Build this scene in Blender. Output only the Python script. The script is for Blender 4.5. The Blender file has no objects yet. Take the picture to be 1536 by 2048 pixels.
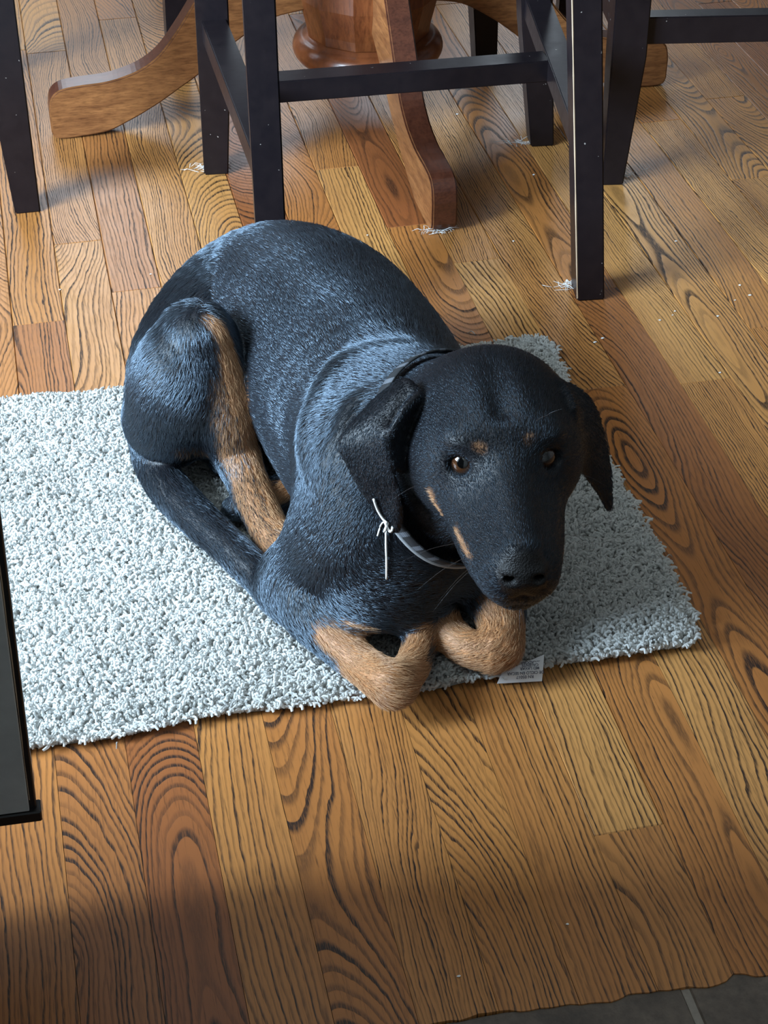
import bpy, bmesh, math, random
import numpy as np
from mathutils import Vector, Matrix

SC = bpy.context.scene
COL = SC.collection
random.seed(7)
rng = np.random.default_rng(11)

# ------------------------------------------------------------------ camera
# world: X across the floor boards, Y along them (away from the camera), Z up, metres
CX, CY, F = 768.0, 1024.0, 3400.0
PITCH, ROLL, HEAD, CH = math.radians(38.06), math.radians(-.187), math.radians(12.707), 1.0056
_fw = np.array([math.sin(HEAD) * math.cos(PITCH), math.cos(HEAD) * math.cos(PITCH), -math.sin(PITCH)])
_r = np.array([math.cos(HEAD), -math.sin(HEAD), 0.0])
_dn = np.cross(_fw, _r)
_c, _s = math.cos(ROLL), math.sin(ROLL)
RC = np.array([_c * _r + _s * _dn, -_s * _r + _c * _dn, _fw])
CAM = np.array([0, 0, CH])


def ray(x, y):
    return RC.T @ np.array([(x - CX) / F, (y - CY) / F, 1.0])


def P(x, y, z):            # photo pixel -> point at height z
    d = ray(x, y)
    return CAM + d * ((CH - z) / -d[2])


def PV(x, y, v):           # photo pixel -> point on the plane Y = v
    d = ray(x, y)
    return CAM + d * (v / d[1])


def PD(x, y, dep):         # photo pixel -> point at camera depth
    return CAM + ray(x, y) * dep


cam_d = bpy.data.cameras.new('camera')
cam = bpy.data.objects.new('camera', cam_d)
COL.objects.link(cam)
cam_d.sensor_fit = 'HORIZONTAL'
cam_d.sensor_width = 36.0
cam_d.lens = F / 1536.0 * 36.0
cam_d.clip_start = .02
m = Matrix(((RC[0][0], -RC[1][0], -RC[2][0], CAM[0]),
            (RC[0][1], -RC[1][1], -RC[2][1], CAM[1]),
            (RC[0][2], -RC[1][2], -RC[2][2], CAM[2]),
            (0, 0, 0, 1)))
cam.matrix_world = m
SC.camera = cam

# ------------------------------------------------------------------ world, light, exposure
SC.view_settings.view_transform = 'Standard'
SC.view_settings.look = 'None'
SC.view_settings.gamma = 1.0
SC.view_settings.use_curve_mapping = False
SC.view_settings.exposure = -0.1
SC.cycles.max_bounces = 6
SC.cycles.diffuse_bounces = 3
SC.cycles.glossy_bounces = 3
world = bpy.data.worlds.new('daylight')
SC.world = world
world.use_nodes = True
bg = world.node_tree.nodes['Background']
bg.inputs[0].default_value = (.62, .78, 1.0, 1)
bg.inputs[1].default_value = .45


def area_light(name, loc, target, sx, sy, power, col):
    l = bpy.data.lights.new(name, 'AREA')
    l.shape = 'RECTANGLE'
    l.size, l.size_y = sx, sy
    l.energy = power
    l.color = col
    o = bpy.data.objects.new(name, l)
    COL.objects.link(o)
    o.location = loc
    d = Vector(target) - Vector(loc)
    o.rotation_euler = d.to_track_quat('-Z', 'Y').to_euler()
    return o


# daylight entering the window in the left wall and the window in the back wall
area_light('window_daylight', (-2.02, .62, 1.56), (0, .62, 1.56), 1.36, 1.56, 500, (.61, .81, 1.0))
area_light('window_daylight', (.55, 4.52, 1.72), (.55, 0, 1.72), 2.36, 1.16, 54, (.80, .90, 1.0))


# ------------------------------------------------------------------ helpers
def link(o, parent=None):
    COL.objects.link(o)
    if parent is not None:
        o.parent = parent
    return o


def mesh_obj(name, verts, faces, mat, parent=None, smooth=False):
    me = bpy.data.meshes.new(name)
    me.from_pydata([tuple(map(float, v)) for v in verts], [], faces)
    me.update()
    if smooth:
        me.polygons.foreach_set('use_smooth', [True] * len(me.polygons))
    o = bpy.data.objects.new(name, me)
    if mat is not None:
        me.materials.append(mat)
    return link(o, parent)


def bm_obj(name, bm, mat, parent=None, smooth=False):
    me = bpy.data.meshes.new(name)
    bm.normal_update()
    bm.to_mesh(me)
    bm.free()
    if smooth:
        me.polygons.foreach_set('use_smooth', [True] * len(me.polygons))
    o = bpy.data.objects.new(name, me)
    if mat is not None:
        me.materials.append(mat)
    return link(o, parent)


def empty(name, loc=(0, 0, 0)):
    o = bpy.data.objects.new(name, None)
    o.location = loc
    o.empty_display_size = .05
    COL.objects.link(o)
    return o


def tag(o, label=None, cat=None, group=None, kind=None):
    if label: o['label'] = label
    if cat: o['category'] = cat
    if group: o['group'] = group
    if kind: o['kind'] = kind
    return o


def box_bm(x0, x1, y0, y1, z0, z1, bevel=0.0, seg=1):
    bm = bmesh.new()
    vs = [bm.verts.new((x, y, z)) for z in (z0, z1) for y in (y0, y1) for x in (x0, x1)]
    for f in ((0, 2, 3, 1), (4, 5, 7, 6), (0, 1, 5, 4), (2, 6, 7, 3), (0, 4, 6, 2), (1, 3, 7, 5)):
        bm.faces.new([vs[i] for i in f])
    if bevel:
        bmesh.ops.bevel(bm, geom=list(bm.edges), offset=bevel, segments=seg, affect='EDGES')
    return bm


def loft_bm(sections, bevel=0.0):
    """sections: list of 4 corner points each, a square tube closed at both ends"""
    bm = bmesh.new()
    rings = [[bm.verts.new(tuple(map(float, p))) for p in s] for s in sections]
    n = len(rings[0])
    for a, b in zip(rings, rings[1:]):
        for i in range(n):
            bm.faces.new((a[i], a[(i + 1) % n], b[(i + 1) % n], b[i]))
    bm.faces.new(rings[0][::-1])
    bm.faces.new(rings[-1])
    bmesh.ops.recalc_face_normals(bm, faces=bm.faces)
    if bevel:
        bmesh.ops.bevel(bm, geom=list(bm.edges), offset=bevel, segments=2, affect='EDGES')
    return bm


def tube_bm(pts, radii, n=8, closed_ends=True):
    pts = np.array(pts, float)
    bm = bmesh.new()
    rings = []
    up = np.array([0.13, .2, 1.0])
    for i, p in enumerate(pts):
        t = pts[min(i + 1, len(pts) - 1)] - pts[max(i - 1, 0)]
        t /= np.linalg.norm(t)
        a = np.cross(t, up); a /= np.linalg.norm(a)
        b = np.cross(t, a)
        r = radii[i] if hasattr(radii, '__len__') else radii
        rings.append([bm.verts.new(tuple(p + r * (math.cos(k * 2 * math.pi / n) * a + math.sin(k * 2 * math.pi / n) * b))) for k in range(n)])
    for A, B in zip(rings, rings[1:]):
        for i in range(n):
            bm.faces.new((A[i], A[(i + 1) % n], B[(i + 1) % n], B[i]))
    if closed_ends:
        bm.faces.new(rings[0][::-1]); bm.faces.new(rings[-1])
    bmesh.ops.recalc_face_normals(bm, faces=bm.faces)
    return bm


def catmull(pts, sub=6):
    pts = np.array(pts, float)
    ext = np.vstack([2 * pts[0] - pts[1], pts, 2 * pts[-1] - pts[-2]])
    out = []
    for i in range(1, len(ext) - 2):
        p0, p1, p2, p3 = ext[i - 1:i + 3]
        for k in range(sub):
            t = k / sub
            out.append(.5 * ((2 * p1) + (-p0 + p2) * t + (2 * p0 - 5 * p1 + 4 * p2 - p3) * t * t + (-p0 + 3 * p1 - 3 * p2 + p3) * t ** 3))
    out.append(pts[-1])
    return np.array(out)


def lathe_bm(prof, n=48):
    bm = bmesh.new()
    rings = [[bm.verts.new((r * math.cos(2 * math.pi * k / n), r * math.sin(2 * math.pi * k / n), z)) for k in range(n)] for r, z in prof]
    for A, B in zip(rings, rings[1:]):
        for i in range(n):
            bm.faces.new((A[i], A[(i + 1) % n], B[(i + 1) % n], B[i]))
    bm.faces.new(rings[0][::-1]); bm.faces.new(rings[-1])
    bmesh.ops.recalc_face_normals(bm, faces=bm.faces)
    return bm


# ------------------------------------------------------------------ materials
class NT:
    def __init__(s, name):
        s.mat = bpy.data.materials.new(name)
        s.mat.use_nodes = True
        s.t = s.mat.node_tree
        s.b = s.t.nodes['Principled BSDF']
        s.out = s.t.nodes['Material Output']

    def n(s, kind, **kw):
        nd = s.t.nodes.new(kind)
        for k, v in kw.items():
            setattr(nd, k, v)
        return nd

    def put(s, sock, v):
        if isinstance(v, bpy.types.NodeSocket):
            s.t.links.new(v, sock)
        elif v is not None:
            sock.default_value = v

    def math(s, op, a, b=None, c=None, clamp=False):
        nd = s.n('ShaderNodeMath', operation=op)
        nd.use_clamp = clamp
        for i, v in enumerate((a, b, c)):
            if v is not None: s.put(nd.inputs[i], v)
        return nd.outputs[0]

    def mix(s, fac, a, b, blend='MIX'):
        nd = s.n('ShaderNodeMix', data_type='RGBA', blend_type=blend)
        s.put(nd.inputs[0], fac); s.put(nd.inputs[6], a); s.put(nd.inputs[7], b)
        return nd.outputs[2]

    def noise(s, vec, scale, detail=2.0, rough=.5, dim='3D', w=None):
        nd = s.n('ShaderNodeTexNoise', noise_dimensions=dim)
        if vec is not None: s.put(nd.inputs['Vector'], vec)
        if w is not None: s.put(nd.inputs['W'], w)
        nd.inputs['Scale'].default_value = scale
        nd.inputs['Detail'].default_value = detail
        nd.inputs['Roughness'].default_value = rough
        return nd.outputs[0]

    def ramp(s, fac, stops):
        nd = s.n('ShaderNodeValToRGB')
        e = nd.color_ramp.elements
        while len(e) < len(stops): e.new(.5)
        for el, (p, c) in zip(e, stops):
            el.position = p
            el.color = c if len(c) == 4 else (*c, 1)
        s.put(nd.inputs[0], fac)
        return nd.outputs[0]

    def mapr(s, v, a, b, c, d):
        nd = s.n('ShaderNodeMapRange')
        s.put(nd.inputs[0], v)
        for i, q in enumerate((a, b, c, d)): s.put(nd.inputs[i + 1], q)
        return nd.outputs[0]

    def comb(s, x, y, z):
        nd = s.n('ShaderNodeCombineXYZ')
        for i, v in enumerate((x, y, z)): s.put(nd.inputs[i], v)
        return nd.outputs[0]

    def bump(s, h, strength, dist):
        nd = s.n('ShaderNodeBump')
        nd.inputs['Strength'].default_value = strength
        nd.inputs['Distance'].default_value = dist
        s.put(nd.inputs['Height'], h)
        s.t.links.new(nd.outputs[0], s.b.inputs['Normal'])

    def set(s, **kw):
        names = dict(col='Base Color', rough='Roughness', spec='Specular IOR Level', metal='Metallic', coat='Coat Weight', coatr='Coat Roughness', sheen='Sheen Weight', trans='Transmission Weight', ior='IOR', alpha='Alpha', sheenr='Sheen Roughness', sheent='Sheen Tint')
        for k, v in kw.items():
            if k in ('col', 'sheent') and isinstance(v, tuple) and len(v) == 3: v = (*v, 1)
            s.put(s.b.inputs[names[k]], v)
        return s.mat


def plain(name, col, rough=.5, spec=.5, metal=0.0):
    t = NT(name)
    return t.set(col=col, rough=rough, spec=spec, metal=metal)


def floor_material(name, mode):
    t = NT(name)
    tc = t.n('ShaderNodeTexCoord')
    oi = t.n('ShaderNodeObjectInfo')
    sep = t.n('ShaderNodeSeparateXYZ')
    t.put(sep.inputs[0], tc.outputs['Object'])
    x, y = sep.outputs[0], sep.outputs[1]
    if mode == 'board':
        wn = t.n('ShaderNodeTexWhiteNoise', noise_dimensions='1D')
        t.put(wn.inputs['W'], t.math('MULTIPLY', oi.outputs['Random'], 917.3))
    else:  # the boards far from view: board index from the coordinate
        wn = t.n('ShaderNodeTexWhiteNoise', noise_dimensions='1D')
        idx = t.math('FLOOR', t.math('DIVIDE', x, .0572))
        t.put(wn.inputs['W'], idx)
        x = t.math('SUBTRACT', x, t.math('MULTIPLY', t.math('ADD', idx, .5), .0572))
    sc = t.n('ShaderNodeSeparateColor')
    t.put(sc.inputs[0], wn.outputs['Color'])
    r1, r2, r3 = sc.outputs
    r4 = wn.outputs['Value']
    yy = t.math('ADD', y, t.math('MULTIPLY', r3, 37.0))
    # a flat cut through the growth rings: mostly straight grain, long cathedrals where the pith lies under the board
    warp = t.noise(t.comb(t.math('MULTIPLY', x, 26.0), t.math('MULTIPLY', yy, 5.0), r1), 1.0, 3.0, .5)
    warp = t.math('MULTIPLY', t.math('SUBTRACT', warp, .5), .020)
    fine = t.noise(t.comb(t.math('MULTIPLY', x, 160.0), t.math('MULTIPLY', yy, 38.0), r3), 1.0, 2.0, .6)
    fine = t.math('MULTIPLY', t.math('SUBTRACT', fine, .5), .0030)
    v = t.math('ADD', t.math('ADD', x, warp), fine)
    v0 = t.math('MULTIPLY', t.math('SUBTRACT', r1, .5), .25)
    dep = t.noise(None, 1.25, 1.5, .5, '1D', t.math('ADD', yy, t.math('MULTIPLY', r2, 50)))
    dep = t.math('ABSOLUTE', t.math('MULTIPLY', t.math('SUBTRACT', dep, .42), .26))
    dep = t.math('ADD', dep, .004)
    dv = t.math('SUBTRACT', v, v0)
    R = t.math('SQRT', t.math('ADD', t.math('MULTIPLY', dv, dv), t.math('MULTIPLY', dep, dep)))
    sp = t.mapr(r4, 0, 1, 210, 380)
    rr = t.math('MULTIPLY', R, sp)
    ring = t.math('FRACT', rr)
    wr = t.n('ShaderNodeTexWhiteNoise', noise_dimensions='1D')
    t.put(wr.inputs['W'], t.math('ADD', t.math('FLOOR', rr), t.math('MULTIPLY', r3, 100)))
    rs = t.mapr(wr.outputs['Value'], 0, 1, .3, 1.0)
    # dark porous early wood: sharp on one side, feathered on the other
    band = t.ramp(ring, [(0.0, (0, 0, 0)), (.05, (1, 1, 1)), (.26, (.9, .9, .9)), (.5, (.1, .1, .1)), (1.0, (0, 0, 0))])
    band = t.math('MULTIPLY', band, rs)
    pore = t.noise(t.comb(t.math('MULTIPLY', x, 1300.0), t.math('MULTIPLY', yy, 90.0), r2), 1.0, 2.0, .6)
    pore = t.mapr(pore, .38, .58, 0, 1)
    streak = t.noise(t.comb(t.math('MULTIPLY', x, 600.0), t.math('MULTIPLY', yy, 16.0), r3), 1.0, 3.0, .6)
    dark = t.math('MULTIPLY', band, t.math('ADD', .62, t.math('MULTIPLY', pore, .5)))
    fleck = t.math('MULTIPLY', t.mapr(streak, .5, .72, 0, 1), .45)
    dark = t.math('MAXIMUM', dark, t.math('MULTIPLY', fleck, t.math('ADD', .25, pore)), clamp=True)
    gold = t.mix(r2, (.56, .27, .080, 1), (.41, .15, .036, 1))
    big = t.noise(t.comb(t.math('MULTIPLY', x, 14.0), t.math('MULTIPLY', yy, 2.2), r4), 1.0, 2.0, .5)
    gold = t.mix(t.mapr(big, .35, .75, 0, .55), gold, (.36, .13, .035, 1))
    gold = t.mix(t.math('MULTIPLY', t.math('SUBTRACT', r3, .55, clamp=True), 2.0), gold, (.235, .066, .020, 1))
    col = t.mix(t.math('MULTIPLY', dark, 1.15, clamp=True), gold, (.022, .009, .005, 1))
    rough = t.math('ADD', .27, t.math('MULTIPLY', t.noise(tc.outputs['Object'], 35, 3), .13))
    rough = t.math('ADD', rough, t.math('MULTIPLY', dark, .16))
    t.bump(t.math('MULTIPLY', dark, -1.0), .22, .0006)
    return t.set(col=col, rough=rough, spec=.5)


M = {}
M['board'] = floor_material('oak_board', 'board')
M['board_far'] = floor_material('oak_floor_far', 'far')


def dark_paint():
    t = NT('espresso_paint')
    tc = t.n('ShaderNodeTexCoord')
    g = t.noise(tc.outputs['Object'], 60, 4, .6)
    col = t.mix(g, (.006, .005, .007, 1), (.016, .011, .012, 1))
    spots = t.noise(tc.outputs['Object'], 150, 2, .5)
    fac = t.mapr(spots, .755, .78, 0, .75)
    col = t.mix(fac, col, (.42, .37, .33, 1))
    t.bump(g, .15, .001)
    return t.set(col=col, rough=t.mapr(g, 0, 1, .24, .42), spec=.28)


M['espresso'] = dark_paint()
M['worn_edge'] = plain('worn_bare_wood_edge', (.5, .36, .24), .6)


def red_wood(name, a, b, stretch):
    t = NT(name)
    tc = t.n('ShaderNodeTexCoord')
    mp = t.n('ShaderNodeMapping')
    t.put(mp.inputs[0], tc.outputs['Object'])
    mp.inputs['Scale'].default_value = stretch
    g = t.noise(mp.outputs[0], 14, 5, .65)
    g2 = t.noise(mp.outputs[0], 60, 3, .6)
    col = t.mix(t.mapr(g, .3, .7, 0, 1), (*a, 1), (*b, 1))
    col = t.mix(t.mapr(g2, .45, .7, 0, .55), col, (b[0] * .4, b[1] * .35, b[2] * .35, 1))
    t.bump(g2, .1, .001)
    return t.set(col=col, rough=.3, spec=.5, coat=.3, coatr=.2)


M['cherry'] = red_wood('cherry_stained_wood', (.27, .082, .026), (.16, .04, .014), (1, 1, 1))
M['cherry_x'] = red_wood('cherry_wood_grain_across', (.34, .14, .048), (.15, .055, .02), (1.2, 4, 7))
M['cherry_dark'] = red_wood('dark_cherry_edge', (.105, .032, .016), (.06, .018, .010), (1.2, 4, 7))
M['cherry_y'] = red_wood('cherry_wood_grain_along', (.38, .14, .045), (.21, .06, .02), (6, 1.2, 6))
M['cherry_z'] = red_wood('cherry_wood_grain_up', (.27, .085, .026), (.13, .034, .012), (5, 5, 1))

t = NT('wall_paint'); M['wall'] = t.set(col=(.13, .12, .105), rough=.85)
t = NT('ceiling_paint'); M['ceil'] = t.set(col=(.34, .31, .27), rough=.9)
M['trim'] = plain('white_trim', (.8, .8, .78), .4)


def tile_mat():
    t = NT('slate_tile')
    tc = t.n('ShaderNodeTexCoord')
    g = t.noise(tc.outputs['Object'], 22, 6, .65)
    g2 = t.noise(tc.outputs['Object'], 130, 4, .6)
    col = t.mix(t.mapr(g, .3, .7, 0, 1), (.060, .044, .034, 1), (.15, .115, .088, 1))
    col = t.mix(t.mapr(g2, .4, .7, 0, .5), col, (.03, .024, .021, 1))
    t.bump(g2, .3, .002)
    return t.set(col=col, rough=.45)


M['tile'] = tile_mat()
t = NT('grout'); tc = t.n('ShaderNodeTexCoord')
M['grout'] = t.set(col=t.mix(t.noise(tc.outputs['Object'], 300, 3), (.2, .17, .14, 1), (.3, .26, .22, 1)), rough=.9)

# ------------------------------------------------------------------ room shell
XL, XR, YB, YF, ZC = -2.1, 3.0, 4.6, -1.6, 2.5


def struct(o):
    o['kind'] = 'structure'
    return o


# floor: subfloor slab that carries the boards
BW = .0572
OFF = .16
floor = struct(bm_obj('floor', box_bm(XL, XR, .684, YB, -.06, -.0125), M['board_far']))


def board_mesh(length, x0=-BW / 2 + .0002, x1=BW / 2 - .0002, ends=None):
    """a strip of flooring with eased top edges, origin at its near end"""
    c, h = .0009, .012
    prof = [(x0, -h), (x0, -c), (x0 + c, 0), (x1 - c, 0), (x1, -c), (x1, -h)]
    verts, faces = [], []
    stations = [(.0002, 1), (.0011, 0), (length - .0011, 0), (length - .0002, 1)]
    n = len(prof)
    for y, low in stations:
        for x, z in prof:
            verts.append((x, y, min(z, -c) if low else z))
    for s in range(3):
        for i in range(n - 1):
            a = s * n + i
            faces.append((a, a + 1, a + n + 1, a + n))
    faces.append(tuple(range(n)))
    faces.append(tuple(range(4 * n - 1, 3 * n - 1, -1)))
    me = bpy.data.meshes.new('board')
    me.from_pydata(verts, [], faces)
    bm = bmesh.new(); bm.from_mesh(me)
    bmesh.ops.recalc_face_normals(bm, faces=bm.faces)
    bm.to_mesh(me); bm.free()
    me.materials.append(M['board'])
    return me


def cut_board(edge_pts, far):
    """board whose near end follows the uneven edge along the tiles; edge_pts = [(x, y)]"""
    bm = bmesh.new()
    top, bot, low = [], [], []
    pts = edge_pts + [(edge_pts[-1][0], far), (edge_pts[0][0], far)]
    top = [bm.verts.new((x, y, 0)) for x, y in pts]
    bot = [bm.verts.new((x, y, -.012)) for x, y in pts]
    bm.faces.new(top); bm.faces.new(bot[::-1])
    n = len(pts)
    for i in range(n):
        bm.faces.new((top[i], bot[i], bot[(i + 1) % n], top[(i + 1) % n]))
    bmesh.ops.recalc_face_normals(bm, faces=bm.faces)
    me = bpy.data.meshes.new('board')
    bm.to_mesh(me); bm.free()
    me.materials.append(M['board'])
    return me


EDGE_Y = .685


def edge_y(x):
    y = EDGE_Y + .001 - .058 * (min(max(x, -.3), .7) - .18) + .0014 * math.sin(x * 61) + .0009 * math.sin(x * 137 + 1) + .0007 * math.sin(x * 290)
    if .302 < x < .335: y -= .004 * math.sin((x - .302) / .033 * math.pi)
    if .40 < x < .42: y += .006 * math.sin((x - .40) / .02 * math.pi)
    return y


LENS = [.46, .58, .69, .77, .86, .95, 1.08, 1.2]
lib = {L: board_mesh(L) for L in LENS}
forced = {6: [.822, 1.971], 1: [1.719], 8: [1.70], 9: [1.412, 2.35], 10: [1.606]}
nb = 0
for k in range(-7, 30):
    xc = (k + .5 + OFF) * BW
    stops = forced.get(k)
    y = EDGE_Y
    cuts = []
    if stops:
        cuts = list(stops)
    while (cuts[-1] if cuts else y) < 2.75:
        base = cuts[-1] if cuts else y
        L = random.choice(LENS)
        if not cuts: L = random.uniform(.35, 1.15)
        cuts.append(base + L)
    prev = None
    for c in cuts:
        if prev is None:
            xs = np.linspace(-BW / 2 + .0002, BW / 2 - .0002, 9)
            me = cut_board([(float(a), edge_y(xc + a) - EDGE_Y) for a in xs], c - EDGE_Y - .0003)
            yy = EDGE_Y
        else:
            L = round(c - prev, 4)
            me = lib.get(L) or board_mesh(L)
            yy = prev
        o = bpy.data.objects.new('board', me)
        o.location = (xc, yy, random.uniform(-.00025, .0))
        link(o, floor)
        prev = c
        nb += 1
# tile floor in front of the boards
tiles = struct(bm_obj('floor_tile_bed', box_bm(XL, XR, YF, .684, -.06, -.003), M['grout']))
TS = .305
bm = box_bm(.003, TS - .003, -TS + .006, 0, -.014, -.0015, .0012)
tile_me = bpy.data.meshes.new('tile'); bm.to_mesh(tile_me); bm.free()
tile_me.materials.append(M['tile'])
for i in range(-8, 8):
    for j in range(0, 7):
        o = bpy.data.objects.new('tile', tile_me)
        o.location = (.372 + i * TS, .6835 - j * TS, 0)
        link(o, tiles)


def wall_with_opening(name, axis, pos, thick, a0, a1, oa0, oa1, oz0, oz1, mat):
    bm = bmesh.new()
    def add(b0, b1, z0, z1):
        if axis == 'x': b = box_bm(pos, pos + thick, b0, b1, z0, z1)
        else: b = box_bm(b0, b1, pos, pos + thick, z0, z1)
        me = bpy.data.meshes.new('tmp'); b.to_mesh(me); b.free()
        bm.from_mesh(me); bpy.data.meshes.remove(me)
    add(a0, oa0, -.06, ZC); add(oa1, a1, -.06, ZC); add(oa0, oa1, -.06, oz0); add(oa0, oa1, oz1, ZC)
    return struct(bm_obj(name, bm, mat))


wall_with_opening('wall_left', 'x', XL - .12, .12, YF, YB, -.08, 1.32, .76, 2.36, M['wall'])
wall_with_opening('wall_back', 'y', YB, .12, XL - .12, XR + .12, -.65, 1.75, 1.12, 2.32, M['wall'])
M['wall_dark'] = plain('dark_wall_paint', (.12, .11, .10), .85)
struct(bm_obj('wall_right', box_bm(XR, XR + .12, YF, YB, -.06, ZC), M['wall_dark']))
struct(bm_obj('wall_front', box_bm(XL - .12, XR + .12, YF - .12, YF, -.06, ZC), M['wall_dark']))
struct(bm_obj('ceiling', box_bm(XL - .12, XR + .12, YF - .12, YB + .12, ZC, ZC + .1), M['ceil']))
for n, (ax, p, a0, a1, z0, z1) in enumerate((('x', XL - .1, -.08, 1.32, .76, 2.36), ('y', YB + .02, -.65, 1.75, 1.12, 2.32))):
    w = struct(empty('window_%d' % (n + 1), (p, a0, z0) if ax == 'x' else (a0, p, z0)))
    def fr(b0, b1, c0, c1, nm='frame_bar', w=w, ax=ax, p=p):
        bm = box_bm(p, p + .05, b0, b1, c0, c1) if ax == 'x' else box_bm(b0, b1, p, p + .05, c0, c1)
        o = bm_obj(nm, bm, M['trim'], w)
        o.matrix_parent_inverse = Matrix.Translation(w.location).inverted()
    f = .045
    fr(a0, a1, z0, z0 + f); fr(a0, a1, z1 - f, z1); fr(a0, a0 + f, z0 + f, z1 - f); fr(a1 - f, a1, z0 + f, z1 - f)
    fr((a0 + a1) / 2 - .02, (a0 + a1) / 2 + .02, z0 + f, z1 - f, 'mullion')

# ------------------------------------------------------------------ bar stools


def lerp(a, b, t): return np.array(a, float) + (np.array(b, float) - np.array(a, float)) * t


def leg_mesh(foot, top, w0, w1, ang, ztap=.2, inner=(1, 1)):
    """square leg, tapering on the two inner faces toward the foot"""
    ca, sa = math.cos(ang), math.sin(ang)
    secs = []
    for z, w in ((.0, w0), (ztap, w1), (.60, w1)):
        c = lerp(foot, top, z / .6)
        shx, shy = (w1 - w) / 2 * -inner[0], (w1 - w) / 2 * -inner[1]
        s = []
        for dx, dy in ((-1, -1), (1, -1), (1, 1), (-1, 1)):
            x, y = dx * w / 2 + shx, dy * w / 2 + shy
            s.append((c[0] + x * ca - y * sa, c[1] + x * sa + y * ca, z))
        secs.append(s)
    return loft_bm(secs, .0016)


def rail_bm(a, b, w, h):
    a, b = np.array(a, float), np.array(b, float)
    d = (b - a) / np.linalg.norm(b - a)
    s = np.cross(d, (0, 0, 1)); s /= np.linalg.norm(s)
    u = np.cross(s, d)
    secs = [[p + sx * s * w / 2 + sz * u * h / 2 for sx, sz in ((-1, -1), (1, -1), (1, 1), (-1, 1))] for p in (a, b)]
    return loft_bm(secs, .0012)


def stool(label, feet, tops, zr, ang=0.0, taper=((.031, .042),) * 4, rails=('side0', 'side1', 'cross'), seat=True, worn=None):
    """feet / tops: FL, FR, BR, BL"""
    c = np.mean(feet, axis=0)
    e = empty('bar_stool', (c[0], c[1], 0))
    inv = Matrix.Translation(e.location).inverted()
    tag(e, label, 'stool', 'bar stools around the pedestal table')
    def add(nm, bm, mat=M['espresso'], par=e):
        o = bm_obj(nm, bm, mat, par)
        if par is e: o.matrix_parent_inverse = inv
        return o
    inn = ((1, 1), (-1, 1), (-1, -1), (1, -1))
    F3 = [np.array([*f, 0.]) for f in feet]
    T3 = [np.array([*f, .6]) for f in tops]
    for i in range(4):
        lg = add('leg', leg_mesh(F3[i], T3[i], taper[i][0], taper[i][1], ang, .17, inn[i]))
        if i == worn:
            w_ = taper[i][1] / 2
            c_ = np.array([-w_ * math.cos(ang) + w_ * math.sin(ang), -w_ * math.sin(ang) - w_ * math.cos(ang), 0]) * .965
            zz = np.linspace(.004, .59, 40)
            tb_ = tube_bm([lerp(F3[i], T3[i], z / .6) + c_ * [1, 1, 1] for z in zz], [.0007 + .0004 * random.random() for _ in zz], 6)
            we = bm_obj('worn_edge', tb_, M['worn_edge'], lg)
            tag(we, 'bare wood showing along the worn corner')
    at = lambda i, z: lerp(F3[i], T3[i], z / .6)
    if 'side0' in rails: add('side_stretcher', rail_bm(at(3, zr), at(0, zr), .03, .028))
    if 'side1' in rails: add('side_stretcher', rail_bm(at(2, zr), at(1, zr), .03, .028))
    if 'cross' in rails:
        m0, m1 = (at(0, zr) + at(3, zr)) / 2, (at(1, zr) + at(2, zr)) / 2
        dd_ = (m1 - m0) / np.linalg.norm(m1 - m0) * .0145
        add('cross_stretcher', rail_bm(m0 + dd_ - (0, 0, .001), m1 - dd_ - (0, 0, .001), .03, .026))
    if 'front' in rails: add('front_stretcher', rail_bm(at(0, zr), at(1, zr), .024, .034))
    if seat:
        cc = np.mean(T3, axis=0)
        for i in range(4):
            j = (i + 1) % 4
            add('apron', rail_bm(lerp(T3[i], T3[j], .02) - (0, 0, .03), lerp(T3[i], T3[j], .98) - (0, 0, .03), .02, .06))
        bm = bmesh.new()
        o = box_bm(-.22, .22, -.2, .2, 0, .05, .016, 3)
        bmesh.ops.rotate(o, cent=(0, 0, 0), matrix=Matrix.Rotation(ang, 3, 'Z'), verts=o.verts)
        bmesh.ops.translate(o, vec=(cc[0], cc[1], .6), verts=o.verts)
        add('seat', o)
        bm.free()
    return e


FLf, FRf, BRf, BLf = (.238, 1.612), (.600, 1.600), (.655, 1.985), (.231, 1.995)
FLt, FRt, BRt, BLt = (.234, 1.612), (.545, 1.600), (.606, 1.985), (.238, 1.995)
s1 = stool('dark espresso bar stool standing behind the dog with its H-shaped stretcher in view', (FLf, FRf, BRf, BLf), (FLt, FRt, BRt, BLt), .195, -.1, ((.032, .032), (.032, .032), (.031, .04), (.031, .04)), worn=1)
s2f = [(.725, 1.868), (1.12, 1.80), (1.18, 2.17), (.78, 2.24)]
s2t = [(.716, 1.868), (1.11, 1.81), (1.165, 2.16), (.765, 2.22)]
stool('dark espresso bar stool with a rail joining its tapered leg, behind the worn-edged stool leg', s2f, s2t, .2, -.17, ((.027, .043),) * 4, rails=('side0', 'side1', 'front'))
stool('dark espresso bar stool showing one plain leg beside the toe of the side-on table foot', [(-.43, 1.97), (-.022, 1.953), (-.04, 2.36), (-.44, 2.37)], [(-.42, 1.97), (-.016, 1.953), (-.034, 2.34), (-.43, 2.35)], .31, 0)
stool('dark espresso bar stool standing on the far side of the pedestal table', [(.222, 2.303), (.650, 2.262), (.68, 2.66), (.25, 2.70)], [(.236, 2.303), (.640, 2.268), (.67, 2.64), (.26, 2.68)], .3, 0)

# ------------------------------------------------------------------ pedestal table
PC = np.array([.459, 2.145])
tb = empty('pedestal_table', (PC[0], PC[1], 0))
tag(tb, 'reddish brown wooden pedestal table with a faceted column and curved feet', 'table')


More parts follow.
